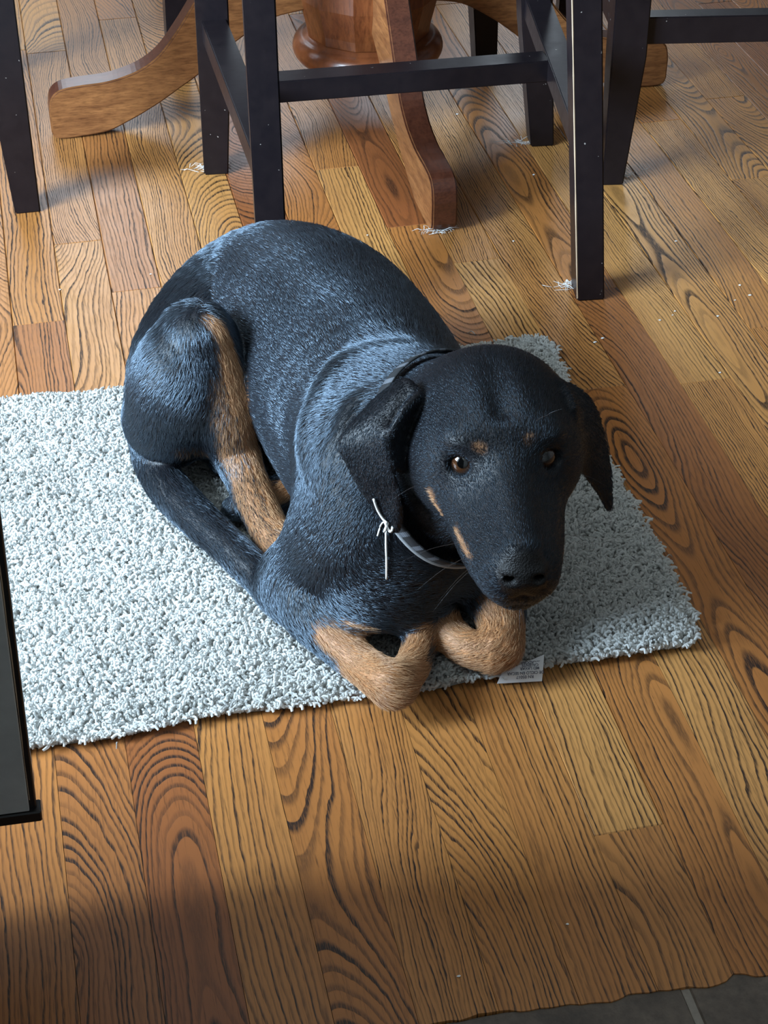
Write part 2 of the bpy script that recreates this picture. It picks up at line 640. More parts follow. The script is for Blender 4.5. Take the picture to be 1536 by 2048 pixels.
def facet_column():
    prof = [(.083, .112), (.085, .125), (.095, .165), (.096, .34), (.085, .40), (.06, .5), (.052, .66), (.07, .80), (.085, .83)]
    return lathe_bm(prof, 12)


o = bm_obj('column', facet_column(), M['cherry_z'], tb)
o.rotation_euler.z = .12
ring = [(.06, .072), (.082, .073)] + [(.083 + .0185 * math.cos(a), .0905 + .0175 * math.sin(a)) for a in np.linspace(-1.45, 1.45, 14)] + [(.083, .111), (.06, .112)]
bm_obj('column_ring', lathe_bm(ring, 64), M['cherry'], tb, True)
bm_obj('table_top', lathe_bm([(.50, .83), (.54, .835), (.55, .85), (.54, .868), (.5, .87)], 72), M['cherry'], tb)

# S-curved foot, side profile: (distance in from the toe tip, bottom z, top z)
FOOT = [(0.0, .012, .04), (.004, .004, .058), (.016, .001, .069), (.04, .002, .073), (.075, .006, .075), (.10, .016, .080),
        (.125, .028, .089), (.15, .042, .106), (.175, .058, .136), (.20, .074, .172), (.23, .098, .215), (.26, .12, .25), (.30, .142, .28), (.345, .15, .30)]


def foot_bm(length, thick):
    bm = bmesh.new()
    sc = 1.0
    A = [(length - s, z0, z1) for s, z0, z1 in FOOT]
    # refine profile
    A = catmull(np.array(A), 4)
    L_, R_ = [], []
    for (d, z0, z1) in A:
        L_.append((bm.verts.new((d, -thick / 2, z0)), bm.verts.new((d, -thick / 2, z1))))
        R_.append((bm.verts.new((d, thick / 2, z0)), bm.verts.new((d, thick / 2, z1))))
    n = len(A)
    for i in range(n - 1):
        bm.faces.new((L_[i][0], L_[i + 1][0], L_[i + 1][1], L_[i][1]))
        bm.faces.new((R_[i][0], R_[i][1], R_[i + 1][1], R_[i + 1][0]))
        bm.faces.new((L_[i][1], L_[i + 1][1], R_[i + 1][1], R_[i][1]))
        bm.faces.new((L_[i][0], R_[i][0], R_[i + 1][0], L_[i + 1][0]))
    bm.faces.new((L_[0][0], L_[0][1], R_[0][1], R_[0][0]))
    bm.faces.new((L_[-1][0], R_[-1][0], R_[-1][1], L_[-1][1]))
    bmesh.ops.recalc_face_normals(bm, faces=bm.faces)
    ed = [e for e in bm.edges if len(e.link_faces) == 2 and e.link_faces[0].normal.angle(e.link_faces[1].normal) > .9]
    bmesh.ops.bevel(bm, geom=ed, offset=.0022, segments=2, affect='EDGES')
    return bm


for ang, ln, th in ((math.pi, .432, .034), (-math.pi / 2 + .04, .372, .032), (-.02, .425, .034), (math.pi / 2, .42, .034)):
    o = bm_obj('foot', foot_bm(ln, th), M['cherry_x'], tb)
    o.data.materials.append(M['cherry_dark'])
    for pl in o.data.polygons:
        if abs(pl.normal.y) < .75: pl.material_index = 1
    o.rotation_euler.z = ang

# ------------------------------------------------------------------ the dog: one signed-distance body, meshed by surface nets
RUG_TOP = .0165


def smin(a, b, k):
    h = np.maximum(k - np.abs(a - b), 0) / k
    return np.minimum(a, b) - h * h * k * .25


def smax(a, b, k):
    return -smin(-a, -b, k)


class Chain:
    """tapering limb: spline through (x,y,z,r); optional flattening along a direction"""
    def __init__(s, pts, sub=4, flat=None, col=None):
        p = catmull(np.array(pts, float), sub) if len(pts) > 2 else np.array(pts, float)
        s.p, s.r = p[:, :3].astype(np.float32), np.maximum(p[:, 3], .001).astype(np.float32)
        s.flat = flat
        s.lo = (s.p - s.r[:, None]).min(0) * 1.0
        s.hi = (s.p + s.r[:, None]).max(0) * 1.0
        if flat is not None and flat[1] > 1:
            s.lo = s.lo - s.r.max() * (flat[1] - 1); s.hi = s.hi + s.r.max() * (flat[1] - 1)

    def d(s, q, want_dir=False):
        best = None
        n = f = None
        if s.flat is not None:
            n = np.array(s.flat[0], np.float32); n = n / np.linalg.norm(n); f = np.float32(1 / s.flat[1] - 1)
        dirs = None
        for i in range(len(s.p) - 1):
            a, b = s.p[i], s.p[i + 1]
            ab = b - a
            L = float(ab @ ab) + 1e-12
            pa = q - a
            t = np.clip(pa @ ab / L, 0, 1)
            w = pa - t[..., None] * ab
            if n is not None:
                w = w + (f * (w @ n))[..., None] * n
            dd = np.sqrt((w * w).sum(-1)) - (s.r[i] + (s.r[i + 1] - s.r[i]) * t)
            if best is None:
                best = dd
                if want_dir: dirs = np.broadcast_to(ab / math.sqrt(L), q.shape).copy()
            else:
                if want_dir:
                    mk = dd < best
                    dirs[mk] = ab / math.sqrt(L)
                best = np.minimum(best, dd)
        return (best, dirs) if want_dir else best


class Ell:
    def __init__(s, c, r, rot=None, flow=None):
        s.c = np.array(c, np.float32); s.rad = np.array(r, np.float32)
        s.R = np.eye(3, dtype=np.float32) if rot is None else np.array(rot, np.float32)   # columns = axes
        e = np.sqrt(((s.R * s.rad) ** 2).sum(1))
        s.lo, s.hi = s.c - e, s.c + e
        s.flow = np.array(flow if flow is not None else s.R[:, 0], np.float32)

    def d(s, q, want_dir=False):
        l = (q - s.c) @ s.R
        k0 = np.sqrt(((l / s.rad) ** 2).sum(-1)) + 1e-9
        k1 = np.sqrt(((l / s.rad ** 2) ** 2).sum(-1)) + 1e-9
        dd = k0 * (k0 - 1) / k1
        dd = np.maximum(dd, (k0 - 1) * s.rad.min() * .5) if False else dd
        return (dd, np.broadcast_to(s.flow, q.shape).copy()) if want_dir else dd


class Cloud:
    """thin curved flap: dense spheres over a bicubic patch"""
    def __init__(s, grid, thick, nu=26, nv=16, edge=.55, flow=None):
        g = np.array(grid, float)            # rows x cols x 3
        rows = np.stack([catmull(g[:, c], 14) for c in range(g.shape[1])], 1)
        full = np.stack([catmull(rows[r], 14) for r in range(rows.shape[0])], 0)
        H, Wd = full.shape[:2]
        vv = np.linspace(-1, 1, Wd); uu = np.linspace(0, 1, H)
        rad = thick * (1 - (1 - edge) * np.abs(vv)[None, :] ** 2) * (1.15 - .35 * uu[:, None])
        s.p = full.reshape(-1, 3).astype(np.float32); s.r = rad.reshape(-1).astype(np.float32)
        s.lo = (s.p - s.r[:, None]).min(0); s.hi = (s.p + s.r[:, None]).max(0)
        dr = np.zeros_like(full); dr[1:] = full[1:] - full[:-1]; dr[0] = dr[1]
        dr /= np.linalg.norm(dr, axis=-1, keepdims=True) + 1e-9
        s.dir = dr.reshape(-1, 3).astype(np.float32)

    def d(s, q, want_dir=False):
        sh = q.shape[:-1]
        Q = q.reshape(-1, 3)
        out = np.empty(len(Q), np.float32)
        idx = np.zeros(len(Q), int)
        # points far outside the bounding box get a cheap estimate
        lo, hi = s.lo - .03, s.hi + .03
        near = ((Q > lo) & (Q < hi)).all(1)
        out[:] = .05
        ni = np.nonzero(near)[0]
        p2 = (s.p ** 2).sum(1)
        for k in range(0, len(ni), 8000):
            j = ni[k:k + 8000]
            D = np.sqrt(np.maximum((Q[j] ** 2).sum(1)[:, None] + p2[None] - 2 * Q[j] @ s.p.T, 1e-10)) - s.r[None]
            m_ = D.argmin(1)
            out[j] = D[np.arange(len(j)), m_]
            idx[j] = m_
        out = out.reshape(sh)
        return (out, s.dir[idx].reshape(*sh, 3)) if want_dir else out


OPS = []   # (primitive, mode, k)


def add(p, k=.02): OPS.append((p, 1, k))
def sub(p, k=.004): OPS.append((p, -1, k))


def clip_floor(d, z):
    return smax(d, RUG_TOP - .002 - z, .008)


def field(q, ops=None):
    d = None
    for p, mode, k in OPS:
        e = p.d(q)
        if d is None: d = e
        elif mode > 0: d = smin(d, e, k)
        else: d = smax(d, -e, k)
    return clip_floor(d, q[..., 2])


def surf(px, py, d0=.9, d1=2.2):
    """first point of the coat along the line of sight through a photo pixel"""
    t_ = np.linspace(d0, d1, 521)
    q = CAM + t_[:, None] * ray(px, py)
    f_ = field(q)
    i_ = int(np.argmax(f_ < 0))
    if f_[i_] >= 0: return q[int(np.argmin(f_))]
    a_ = f_[i_ - 1] / (f_[i_ - 1] - f_[i_])
    return q[i_ - 1] + (q[i_] - q[i_ - 1]) * a_


def W(px, py, z, r): return (*P(px, py, z), r)


# --- trunk: withers to croup, lying on the left hip and curled to the right
trunk = Chain([W(800, 890, .150, .078), W(750, 825, .138, .093), W(688, 738, .130, .099), W(628, 668, .126, .098), W(556, 628, .116, .090),
               W(476, 655, .104, .080), W(405, 730, .090, .070), W(348, 830, .068, .048)], 4)
add(trunk, .02)
add(Chain([W(770, 960, .11, .076), W(705, 860, .095, .076), W(650, 780, .085, .066)], 3), .02)      # right ribs and belly
# haunch
thigh = Chain([W(392, 680, .172, .036), W(362, 755, .138, .046), W(338, 838, .085, .040)], 4)
add(thigh, .018)
knee = Chain([W(402, 668, .186, .027), W(430, 740, .148, .029), W(450, 825, .105, .0275), W(466, 890, .070, .0235),
              W(490, 952, .050, .0190), W(515, 1010, .041, .0175), W(540, 1062, .035, .0170), W(580, 1125, .028, .020)], 4)
add(knee, .006)
add(Chain([W(395, 760, .13, .032), W(405, 830, .095, .027), W(415, 880, .065, .015)], 3), .012)     # calf between thigh and shank
# left hind leg folded underneath
add(Chain([W(470, 790, .055, .045), W(450, 880, .04, .028), W(480, 925, .032, .018)], 3), .008)
paw_l = Chain([W(610, 960, .032, .017), W(560, 990, .032, .018), W(515, 1008, .030, .017), W(478, 1016, .026, .014)], 3)
add(paw_l, .005)
# tail
tail = Chain([W(332, 838, .06, .034), W(308, 905, .040, .0215), W(330, 965, .034, .0190), W(378, 1020, .032, .0180), W(440, 1078, .031, .0165),
              W(505, 1140, .029, .0155), W(560, 1205, .026, .012), W(590, 1235, .022, .007)], 4)
add(tail, .006)
# shoulders, upper arms, forelegs folded at the wrist
add(Chain([W(770, 960, .15, .066), W(715, 1040, .115, .056), W(660, 1110, .075, .045), W(602, 1155, .048, .034)], 4), .02)
fore_r = Chain([W(595, 1160, .046, .032), W(625, 1222, .042, .026), W(672, 1282, .035, .0185), W(728, 1332, .033, .0158), W(772, 1362, .037, .0180), W(784, 1366, .037, .0185)], 4)
add(fore_r, .010)
add(Chain([W(796, 1362, .036, .0170), W(824, 1330, .035, .0140), W(838, 1292, .034, .0135), W(850, 1255, .032, .017), W(862, 1225, .03, .018)], 4), .003)
add(Ell(P(786, 1372, .036), (.0165, .0175, .0165)), .006)
for q_ in ((760, 1340, 792, 1318), (742, 1318, 775, 1330)):      # tendons over the wrist
    add(Chain([W(q_[0], q_[1], .046, .004), W(q_[2], q_[3] + 24, .051, .004)]), .006)
add(Chain([W(870, 960, .15, .066), W(925, 1040, .10, .055), W(965, 1110, .065, .042)], 4), .02)
fore_l = Chain([W(965, 1115, .06, .040), W(990, 1190, .05, .027), W(1002, 1250, .042, .0195), W(1000, 1290, .037, .0195)], 4)
add(fore_l, .010)
add(Chain([W(985, 1300, .035, .0185), W(945, 1296, .034, .0155), W(908, 1276, .033, .0150), W(878, 1250, .032, .017)], 4), .003)
# brisket
add(Ell(P(795, 1080, .10), (.066, .062, .068)), .03)
add(Ell(P(765, 1170, .072), (.046, .038, .038)), .016)

# --- head, built in its own frame (x muzzle, y the dog's left, z up)
HS_ = .92                      # head size; the head sits on the same lines of sight
HO = CAM + (np.array([.33967, 1.06757, .18924]) - CAM) * HS_
hy, hp, hr = math.radians(-97.79), math.radians(-8.844), math.radians(1.52)
def rotm(a, ax):
    c, s_ = math.cos(a), math.sin(a)
    return np.array({'X': [[1, 0, 0], [0, c, -s_], [0, s_, c]], 'Y': [[c, 0, s_], [0, 1, 0], [-s_, 0, c]], 'Z': [[c, -s_, 0], [s_, c, 0], [0, 0, 1]]}[ax])


HR = rotm(hy, 'Z') @ rotm(hp, 'Y') @ rotm(hr, 'X')


def Hd(x, y, z): return HO + HR @ (np.array([x, y, z]) * HS_)
def Hw(x, y, z, r): return (*Hd(x, y, z), r * HS_)
def hell(c, r, pitch=0.0, yaw_=0.0, flow=(-1, 0, 0)):
    Rl = rotm(yaw_, 'Z') @ rotm(pitch, 'Y')
    return Ell(Hd(*c), np.array(r) * HS_, HR @ Rl, HR @ np.array(flow))


# neck
neck = Chain([W(790, 900, .155, .078), W(845, 880, .175, .070), W(895, 875, .20, .062), Hw(-.085, 0, -.022, .062)], 4)
add(neck, .03)
add(Chain([W(815, 1010, .115, .062), W(865, 985, .145, .055), Hw(-.05, 0, -.05, .045)], 4), .02)   # throat
OPS[-1][0].fl = OPS[-2][0].fl = -1
# skull
HS = len(OPS)
add(hell((-.062, 0, .002), (.076, .066, .056)), .03)
add(hell((-.018, 0, .004), (.040, .052, .036)), .02)
for sgn in (-1, 1):
    add(hell((-.040, sgn * .042, -.026), (.052, .030, .036), 0, sgn * -.25), .02)      # cheek
    add(hell((-.004, sgn * .027, .019), (.018, .021, .012), .2, sgn * -.5), .010)     # brow
sub(Chain([Hw(-.050, 0, .0670, .006), Hw(-.025, 0, .0578, .0065), Hw(-.002, 0, .0425, .005)], 3), .016)      # furrow of the forehead
for sgn in (-1, 1):
    sub(Chain([Hw(.020, sgn * .043, .002, .008), Hw(.055, sgn * .040, -.018, .007)], 3), .014)           # hollow in front of the eye
# muzzle
add(Chain([Hw(-.012, 0, -.018, .038), Hw(.040, 0, -.038, .032), Hw(.088, 0, -.050, .0265)], 3, (HR @ np.array([0, 1, 0]), 1.05)), .016)
add(Chain([Hw(-.006, 0, .006, .019), Hw(.045, 0, -.013, .0155), Hw(.098, 0, -.0315, .0140)], 3, (HR @ np.array([0, 1, 0]), 1.05)), .009)
for sgn in (-1, 1):
    add(hell((.066, sgn * .0163, -.057), (.042, .0195, .026), .15, sgn * -.12), .012)    # flews
    add(hell((.025, sgn * .0325, -.050), (.040, .0125, .022), .25, sgn * -.22), .016)
add(Chain([Hw(-.04, 0, -.062, .030), Hw(.02, 0, -.072, .024), Hw(.078, 0, -.080, .015)], 3, (HR @ np.array([0, 1, 0]), 1.15)), .010)
for p_, m_, k_ in OPS[HS:]:
    if isinstance(p_, Chain): p_.fl = -1
# nose leather
add(hell((.103, 0, -.0470), (.0150, .0185, .0125), .1), .007)
for sgn in (-1, 1):
    add(hell((.108, sgn * .0112, -.0475), (.009, .0070, .0080)), .005)
    sub(Chain([Hw(.122, sgn * .0085, -.0470, .0029), Hw(.107, sgn * .0112, -.0460, .0029)]), .003)
    sub(Chain([Hw(.1165, sgn * .0118, -.0470, .0022), Hw(.107, sgn * .0180, -.0450, .0014)]), .002)
sub(Chain([Hw(.124, 0, -.050, .0014), Hw(.112, 0, -.066, .0014)]), .003)                        # philtrum
# mouth line
for sgn in (-1, 1):
    sub(Chain([Hw(.112, 0, -.0675, .0030), Hw(.100, sgn * .020, -.0765, .0030), Hw(.070, sgn * .036, -.083, .0028), Hw(.03, sgn * .045, -.078, .0022)], 3), .004)
# eyes: the lids are cut open where the eyeball sits
EYES = []
for sgn in (-1, 1):
    c = np.array([-.012, sgn * .0245, -.0035])
    ax = np.array([.86, sgn * .46, .16]); ax /= np.linalg.norm(ax)
    c, ax = Hd(*c), HR @ ax
    ts = np.linspace(0, .06, 241)
    f_ = field(c + ts[:, None] * ax)
    t_ = ts[np.argmax(f_ > 0)]
    sp_ = c + ax * t_                                   # lid surface
    EYES.append((sp_ - ax * .0128, ax, sgn))            # eyeball centre
for ec, ax, sgn in EYES:
    fr = np.array([HR[:, 1], HR[:, 2], ax])
    y_ = HR[:, 1] - (HR[:, 1] @ ax) * ax; y_ /= np.linalg.norm(y_)
    z_ = np.cross(ax, y_); 
    if z_ @ HR[:, 2] < 0: z_ = -z_
    y2 = y_ * math.cos(.12 * sgn) - z_ * math.sin(.12 * sgn) * 1.0
    z2 = np.cross(ax, y2)
    if z2 @ HR[:, 2] < 0: z2 = -z2
    Rm = np.stack([ax, y2, z2], 1)
    # puffy rim, then the almond opening
    add(Ell(ec + ax * .0085, (.0055, .0125, .0105), Rm, HR @ np.array([-1, 0, 0])), .006)
    sub(Ell(ec + ax * .0125, (.0085, .0102, .0078), Rm), .0022)
HE = len(OPS)

# soft folds of loose skin over the shoulder
FOLDS = [[(815, 690), (686, 726), (627, 815), (612, 895), (640, 985)], [(767, 764), (706, 815), (682, 872), (652, 943), (650, 1038)]]
_fold = []
for pth in FOLDS:
    q_ = [surf(x, y) for x, y in pth]
    _fold.append(Chain([(*(p_ + RC[2] * .0076), .0065 if 0 < i_ < len(q_) - 1 else .003) for i_, p_ in enumerate(q_)], 4))
for f_ in _fold: add(f_, .009)
# ears: thin flaps hung from the sides of the skull
ear_r = Cloud([[PD(800, 762, 1.318), PD(818, 768, 1.306), PD(840, 790, 1.296)],
               [PD(742, 808, 1.318), PD(785, 808, 1.302), PD(808, 846, 1.298)],
               [PD(682, 880, 1.316), PD(740, 868, 1.304), PD(771, 866, 1.292)],
               [PD(696, 932, 1.322), PD(750, 938, 1.312), PD(783, 930, 1.300)],
               [PD(735, 1000, 1.332), PD(771, 998, 1.325), PD(798, 985, 1.312)],
               [PD(781, 1056, 1.342), PD(792, 1058, 1.336), PD(804, 1040, 1.328)]], .0034)
ear_r2 = Cloud([[PD(838, 790, 1.296), PD(826, 800, 1.292), PD(806, 820, 1.286)],
                [PD(830, 840, 1.308), PD(812, 850, 1.300), PD(785, 856, 1.288)],
                [PD(820, 890, 1.316), PD(805, 890, 1.306), PD(780, 882, 1.294)],
                [PD(808, 940, 1.318), PD(802, 940, 1.312), PD(790, 934, 1.302)]], .0032)
ear_l = Cloud([[PD(1105, 765, 1.311), PD(1125, 778, 1.304), PD(1148, 812, 1.294)],
               [PD(1152, 776, 1.322), PD(1150, 815, 1.314), PD(1150, 862, 1.306)],
               [PD(1186, 812, 1.334), PD(1178, 860, 1.326), PD(1160, 915, 1.318)],
               [PD(1207, 872, 1.345), PD(1195, 920, 1.340), PD(1173, 952, 1.334)],
               [PD(1219, 945, 1.356), PD(1208, 965, 1.352), PD(1195, 982, 1.348)],
               [PD(1221, 1015, 1.366), PD(1217, 1014, 1.364), PD(1211, 1010, 1.362)]], .0036)
ER0 = len(OPS)
add(ear_r, .006); add(ear_r2, .003); add(ear_l, .007)


def surface_nets(h):
    lo = np.min([p.lo for p, m_, k in OPS if m_ > 0], 0) - .02
    hi = np.max([p.hi for p, m_, k in OPS if m_ > 0], 0) + .02
    lo[2] = RUG_TOP - .012
    n = np.ceil((hi - lo) / h).astype(int) + 1
    G = np.full(n, .5, np.float32)
    ax = [np.float32(lo[i]) + np.arange(n[i], dtype=np.float32) * np.float32(h) for i in range(3)]
    for p, mode, k in OPS:
        mg = k + 3 * h
        a = np.maximum(np.floor((p.lo - mg - lo) / h).astype(int), 0)
        b = np.minimum(np.ceil((p.hi + mg - lo) / h).astype(int) + 1, n)
        if (b <= a).any(): continue
        sl = tuple(slice(a[i], b[i]) for i in range(3))
        for s0 in range(a[0], b[0], 48):
            s1 = min(s0 + 48, b[0])
            q = np.stack(np.meshgrid(ax[0][s0:s1], ax[1][sl[1]], ax[2][sl[2]], indexing='ij'), -1)
            e = p.d(q)
            v = (slice(s0, s1), sl[1], sl[2])
            G[v] = smin(G[v], e, k) if mode > 0 else smax(G[v], -e, k)
    G = clip_floor(G, ax[2][None, None, :])
    S = G < 0
    c8 = [(i, j, k) for i in (0, 1) for j in (0, 1) for k in (0, 1)]
    sh = tuple(m_ - 1 for m_ in G.shape)
    cnt = np.zeros(sh, np.int8)
    view = lambda A, o: A[o[0]:o[0] + sh[0], o[1]:o[1] + sh[1], o[2]:o[2] + sh[2]]
    for o in c8: cnt += view(S, o)
    act = (cnt > 0) & (cnt < 8)
    I = np.argwhere(act)
    ids = np.full(sh, -1, np.int32)
    ids[act] = np.arange(len(I))
    acc = np.zeros((len(I), 3)); w = np.zeros(len(I))
    for o in c8:
        for d_ in range(3):
            if o[d_]: continue
            o2 = list(o); o2[d_] = 1
            g0 = G[I[:, 0] + o[0], I[:, 1] + o[1], I[:, 2] + o[2]]
            g1 = G[I[:, 0] + o2[0], I[:, 1] + o2[1], I[:, 2] + o2[2]]
            mk = (g0 < 0) != (g1 < 0)
            t_ = np.where(mk, g0 / np.where(mk, g0 - g1, 1), 0)
            pt = np.tile(np.array(o, float), (len(I), 1)); pt[:, d_] += t_
            acc[mk] += pt[mk]; w[mk] += 1
    V = lo + (I + acc / w[:, None]) * h
    quads = []
    for d_ in range(3):
        e1, e2 = [(1, 2), (2, 0), (0, 1)][d_]
        a_ = [slice(1, -1)] * 3; a_[d_] = slice(0, -1)
        b_ = [slice(1, -1)] * 3; b_[d_] = slice(1, None)
        A = S[tuple(a_)]; B = S[tuple(b_)]
        E_ = np.argwhere(A != B)
        base = E_ + 1; base[:, d_] -= 1
        flip = A[tuple(E_.T)]
        def cell(da, db):
            c = base.copy(); c[:, e1] -= da; c[:, e2] -= db
            return ids[c[:, 0], c[:, 1], c[:, 2]]
        q = np.stack([cell(1, 1), cell(0, 1), cell(0, 0), cell(1, 0)], 1)
        q[~flip] = q[~flip][:, ::-1]
        quads.append(q)
    return V, np.vstack(quads)


def grad(q, e=.0006):
    g = np.stack([field(q + np.eye(3)[i] * e) - field(q - np.eye(3)[i] * e) for i in range(3)], -1) / (2 * e)
    return g


import time
_t0 = time.time()
DV, DQ = surface_nets(.0025)
# keep only the largest connected piece is not needed: everything is blended together
print('dog mesh', len(DV), len(DQ), time.time() - _t0)


def smooth_mesh(V, Q, it, lam=.5, mask=None):
    n = len(V)
    E_ = np.vstack([Q[:, [0, 1]], Q[:, [1, 2]], Q[:, [2, 3]], Q[:, [3, 0]]])
    deg = np.bincount(E_[:, 0], minlength=n) + np.bincount(E_[:, 1], minlength=n)
    for _ in range(it):
        for l_ in (lam, -lam * 1.04):
            acc = np.stack([np.bincount(E_[:, 0], V[E_[:, 1], i], n) + np.bincount(E_[:, 1], V[E_[:, 0], i], n) for i in range(3)], 1)
            dlt = acc / deg[:, None] - V
            if mask is not None: dlt = dlt * mask[:, None]
            V = V + l_ * dlt
    return V


DV = smooth_mesh(DV, DQ, 4)


def seg_d(q, a, b, ra, rb):
    a, b = np.array(a), np.array(b)
    ab = b - a
    t_ = np.clip((q - a) @ ab / (ab @ ab), 0, 1)
    return np.linalg.norm(q - a - t_[:, None] * ab, axis=1) - (ra + (rb - ra) * t_)


def sstep(d, soft): return np.clip(.5 - d / soft, 0, 1) ** 2 * (3 - 2 * np.clip(.5 - d / soft, 0, 1))


STROKES = [  # (points as (x, y, half width in photo pixels), softness in pixels, strength)
    ([(954, 892, 8), (964, 897, 9)], 16, .4), ([(1055, 880, 7), (1061, 874, 7)], 14, .4),
    ([(862, 985, 8), (870, 1005, 9), (884, 1028, 8)], 14, .85), ([(912, 1060, 8), (925, 1088, 10), (940, 1114, 9)], 18, .8),
    ([(420, 640, 12), (448, 675, 20), (462, 735, 24), (478, 810, 26)], 22, .95, 'hind'),
    ([(440, 770, 18), (450, 850, 24)], 40, .55),
    ([(465, 850, 30), (475, 900, 40), (500, 965, 48), (530, 1040, 52), (548, 1070, 52)], 26, .62, 'hind'),
    ([(488, 840, 20), (508, 900, 22), (532, 960, 22), (556, 1030, 24), (572, 1072, 24)], 18, 1.0, 'hind'),
    ([(360, 905, 12), (400, 905, 16)], 26, .45),
    ([(648, 1268, 26), (700, 1302, 36), (765, 1352, 52), (790, 1368, 52)], 26, 1.0), ([(790, 1350, 50), (830, 1292, 28), (846, 1270, 24)], 20, 1.0),
    ([(690, 1244, 9), (735, 1256, 10)], 14, .8),
    ([(1005, 1235, 60), (985, 1300, 60)], 26, 1.0), ([(985, 1300, 40), (895, 1278, 36)], 26, 1.0),
    ([(575, 978, 22), (552, 990, 20)], 14, .9, 'paw'),
]


def coat_colour(V):
    tan = np.zeros(len(V))
    masks = {k_: sstep(p_.d(V.astype(np.float32)) - .006, .006) for k_, p_ in (('hind', knee), ('paw', paw_l))}
    for pts, soft, amt, *only in STROKES:
        lim = masks[only[0]] if only else 1.0
        S3 = [(surf(x, y), w) for x, y, w in pts]
        sc = [np.dot(p - CAM, RC[2]) / F for p, w in S3]
        for k in range(len(S3) - 1):
            tan = np.maximum(tan, lim * amt * sstep(seg_d(V, S3[k][0], S3[k + 1][0], S3[k][1] * sc[k], S3[k + 1][1] * sc[k + 1]), soft * sc[k]))
    for w_, r_ in (((782, 1362, .034), .034), ((740, 1335, .03), .03), ((995, 1295, .034), .036), ((930, 1295, .03), .03)):
        tan = np.maximum(tan, sstep(np.linalg.norm(V - P(*w_), axis=1) - r_, .012))
    # the marks on the far side of the face mirror those in view
    for a_, b_, ra, rb in (((-.012, .064, -.052), (.012, .055, -.056), .010, .008), ((.030, .050, -.062), (.066, .041, -.064), .008, .010)):
        tan = np.maximum(tan, .8 * sstep(seg_d(V, Hd(*a_), Hd(*b_), ra, rb), .01))
    return np.clip(tan, 0, 1)


me = bpy.data.meshes.new('dog')
me.vertices.add(len(DV)); me.vertices.foreach_set('co', DV.astype(np.float32).ravel())
me.loops.add(DQ.size); me.loops.foreach_set('vertex_index', DQ.astype(np.int32).ravel())
me.polygons.add(len(DQ)); me.polygons.foreach_set('loop_start', np.arange(0, DQ.size, 4, dtype=np.int32))
me.update(calc_edges=True)
me.validate()
me.polygons.foreach_set('use_smooth', np.ones(len(me.polygons), bool))
at = me.attributes.new('tan', 'FLOAT', 'POINT'); at.data.foreach_set('value', coat_colour(DV).astype(np.float32))
nose = sstep(seg_d(DV, Hd(.110, 0, -.0455), Hd(.113, 0, -.051), .0185, .016), .004)
at = me.attributes.new('nose', 'FLOAT', 'POINT'); at.data.foreach_set('value', nose.astype(np.float32))


def coat_material():
    t = NT('short_black_and_tan_coat')
    a = t.n('ShaderNodeAttribute', attribute_name='tan').outputs['Fac']
    nz = t.n('ShaderNodeAttribute', attribute_name='nose').outputs['Fac']
    tc = t.n('ShaderNodeTexCoord')
    g = t.noise(tc.outputs['Object'], 700, 3, .6)
    tanc = t.mix(t.mapr(g, .3, .7, 0, 1), (.50, .24, .10, 1), (.30, .12, .045, 1))
    col = t.mix(t.math('ADD', a, t.math('MULTIPLY', t.math('SUBTRACT', g, .5), t.math('MULTIPLY', a, .4)), clamp=True), (.006, .006, .008, 1), tanc)
    col = t.mix(nz, col, (.006, .005, .005, 1))
    vo = t.n('ShaderNodeTexVoronoi'); t.put(vo.inputs['Vector'], tc.outputs['Object']); vo.inputs['Scale'].default_value = 700
    t.bump(t.math('ADD', t.math('MULTIPLY', g, t.math('SUBTRACT', 1.0, nz)), t.math('MULTIPLY', vo.outputs['Distance'], nz)), .35, .0015)
    return t.set(col=col, rough=t.mix(nz, (.42, .42, .42, 1), (.55, .55, .55, 1)), spec=.35)


M['coat'] = coat_material()
me.materials.append(M['coat'])
dog = link(bpy.data.objects.new('dog', me))
tag(dog, 'black and tan short-haired dog lying curled on the pale rug, looking up', 'dog')


def eye_material():
    t = NT('brown_eye')
    tc = t.n('ShaderNodeTexCoord')
    sep = t.n('ShaderNodeSeparateXYZ'); t.put(sep.inputs[0], tc.outputs['Object'])
    rad = t.math('SQRT', t.math('ADD', t.math('POWER', sep.outputs[0], 2.0), t.math('POWER', sep.outputs[1], 2.0)))
    rad = t.math('DIVIDE', rad, .0125)
    col = t.ramp(rad, [(0.0, (.002, .002, .002)), (.33, (.002, .002, .002)), (.38, (.060, .024, .010)), (.64, (.042, .016, .007)), (.74, (.006, .004, .003)), (.92, (.05, .035, .03))])
    return t.set(col=col, rough=.06, spec=.6, coat=1.0, coatr=.02)


M['eye'] = eye_material()
for ec, ax, sgn in EYES:
    bm = bmesh.new()
    bmesh.ops.create_uvsphere(bm, u_segments=32, v_segments=20, radius=.0125)
    o = bm_obj('eye', bm, M['eye'], dog, True)
    o.location = ec
    gaze = Vector(CAM - ec).normalized() * .55 + Vector(ax) * .45
    o.rotation_euler = gaze.to_track_quat('Z', 'Y').to_euler()


def curves_obj(name, pts, rad, mat, parent=None):
    """pts: n x k x 3 strand points, rad: n x k"""
    cv = bpy.data.hair_curves.new(name)
    n, k = pts.shape[:2]
    cv.add_curves([k] * n)
    cv.attributes['position'].data.foreach_set('vector', pts.astype(np.float32).ravel())
    ra = cv.attributes.get('radius') or cv.attributes.new('radius', 'FLOAT', 'POINT')
    ra.data.foreach_set('value', np.broadcast_to(rad, (n, k)).astype(np.float32).ravel())
    cv.materials.append(mat)
    return link(bpy.data.objects.new(name, cv), parent), cv


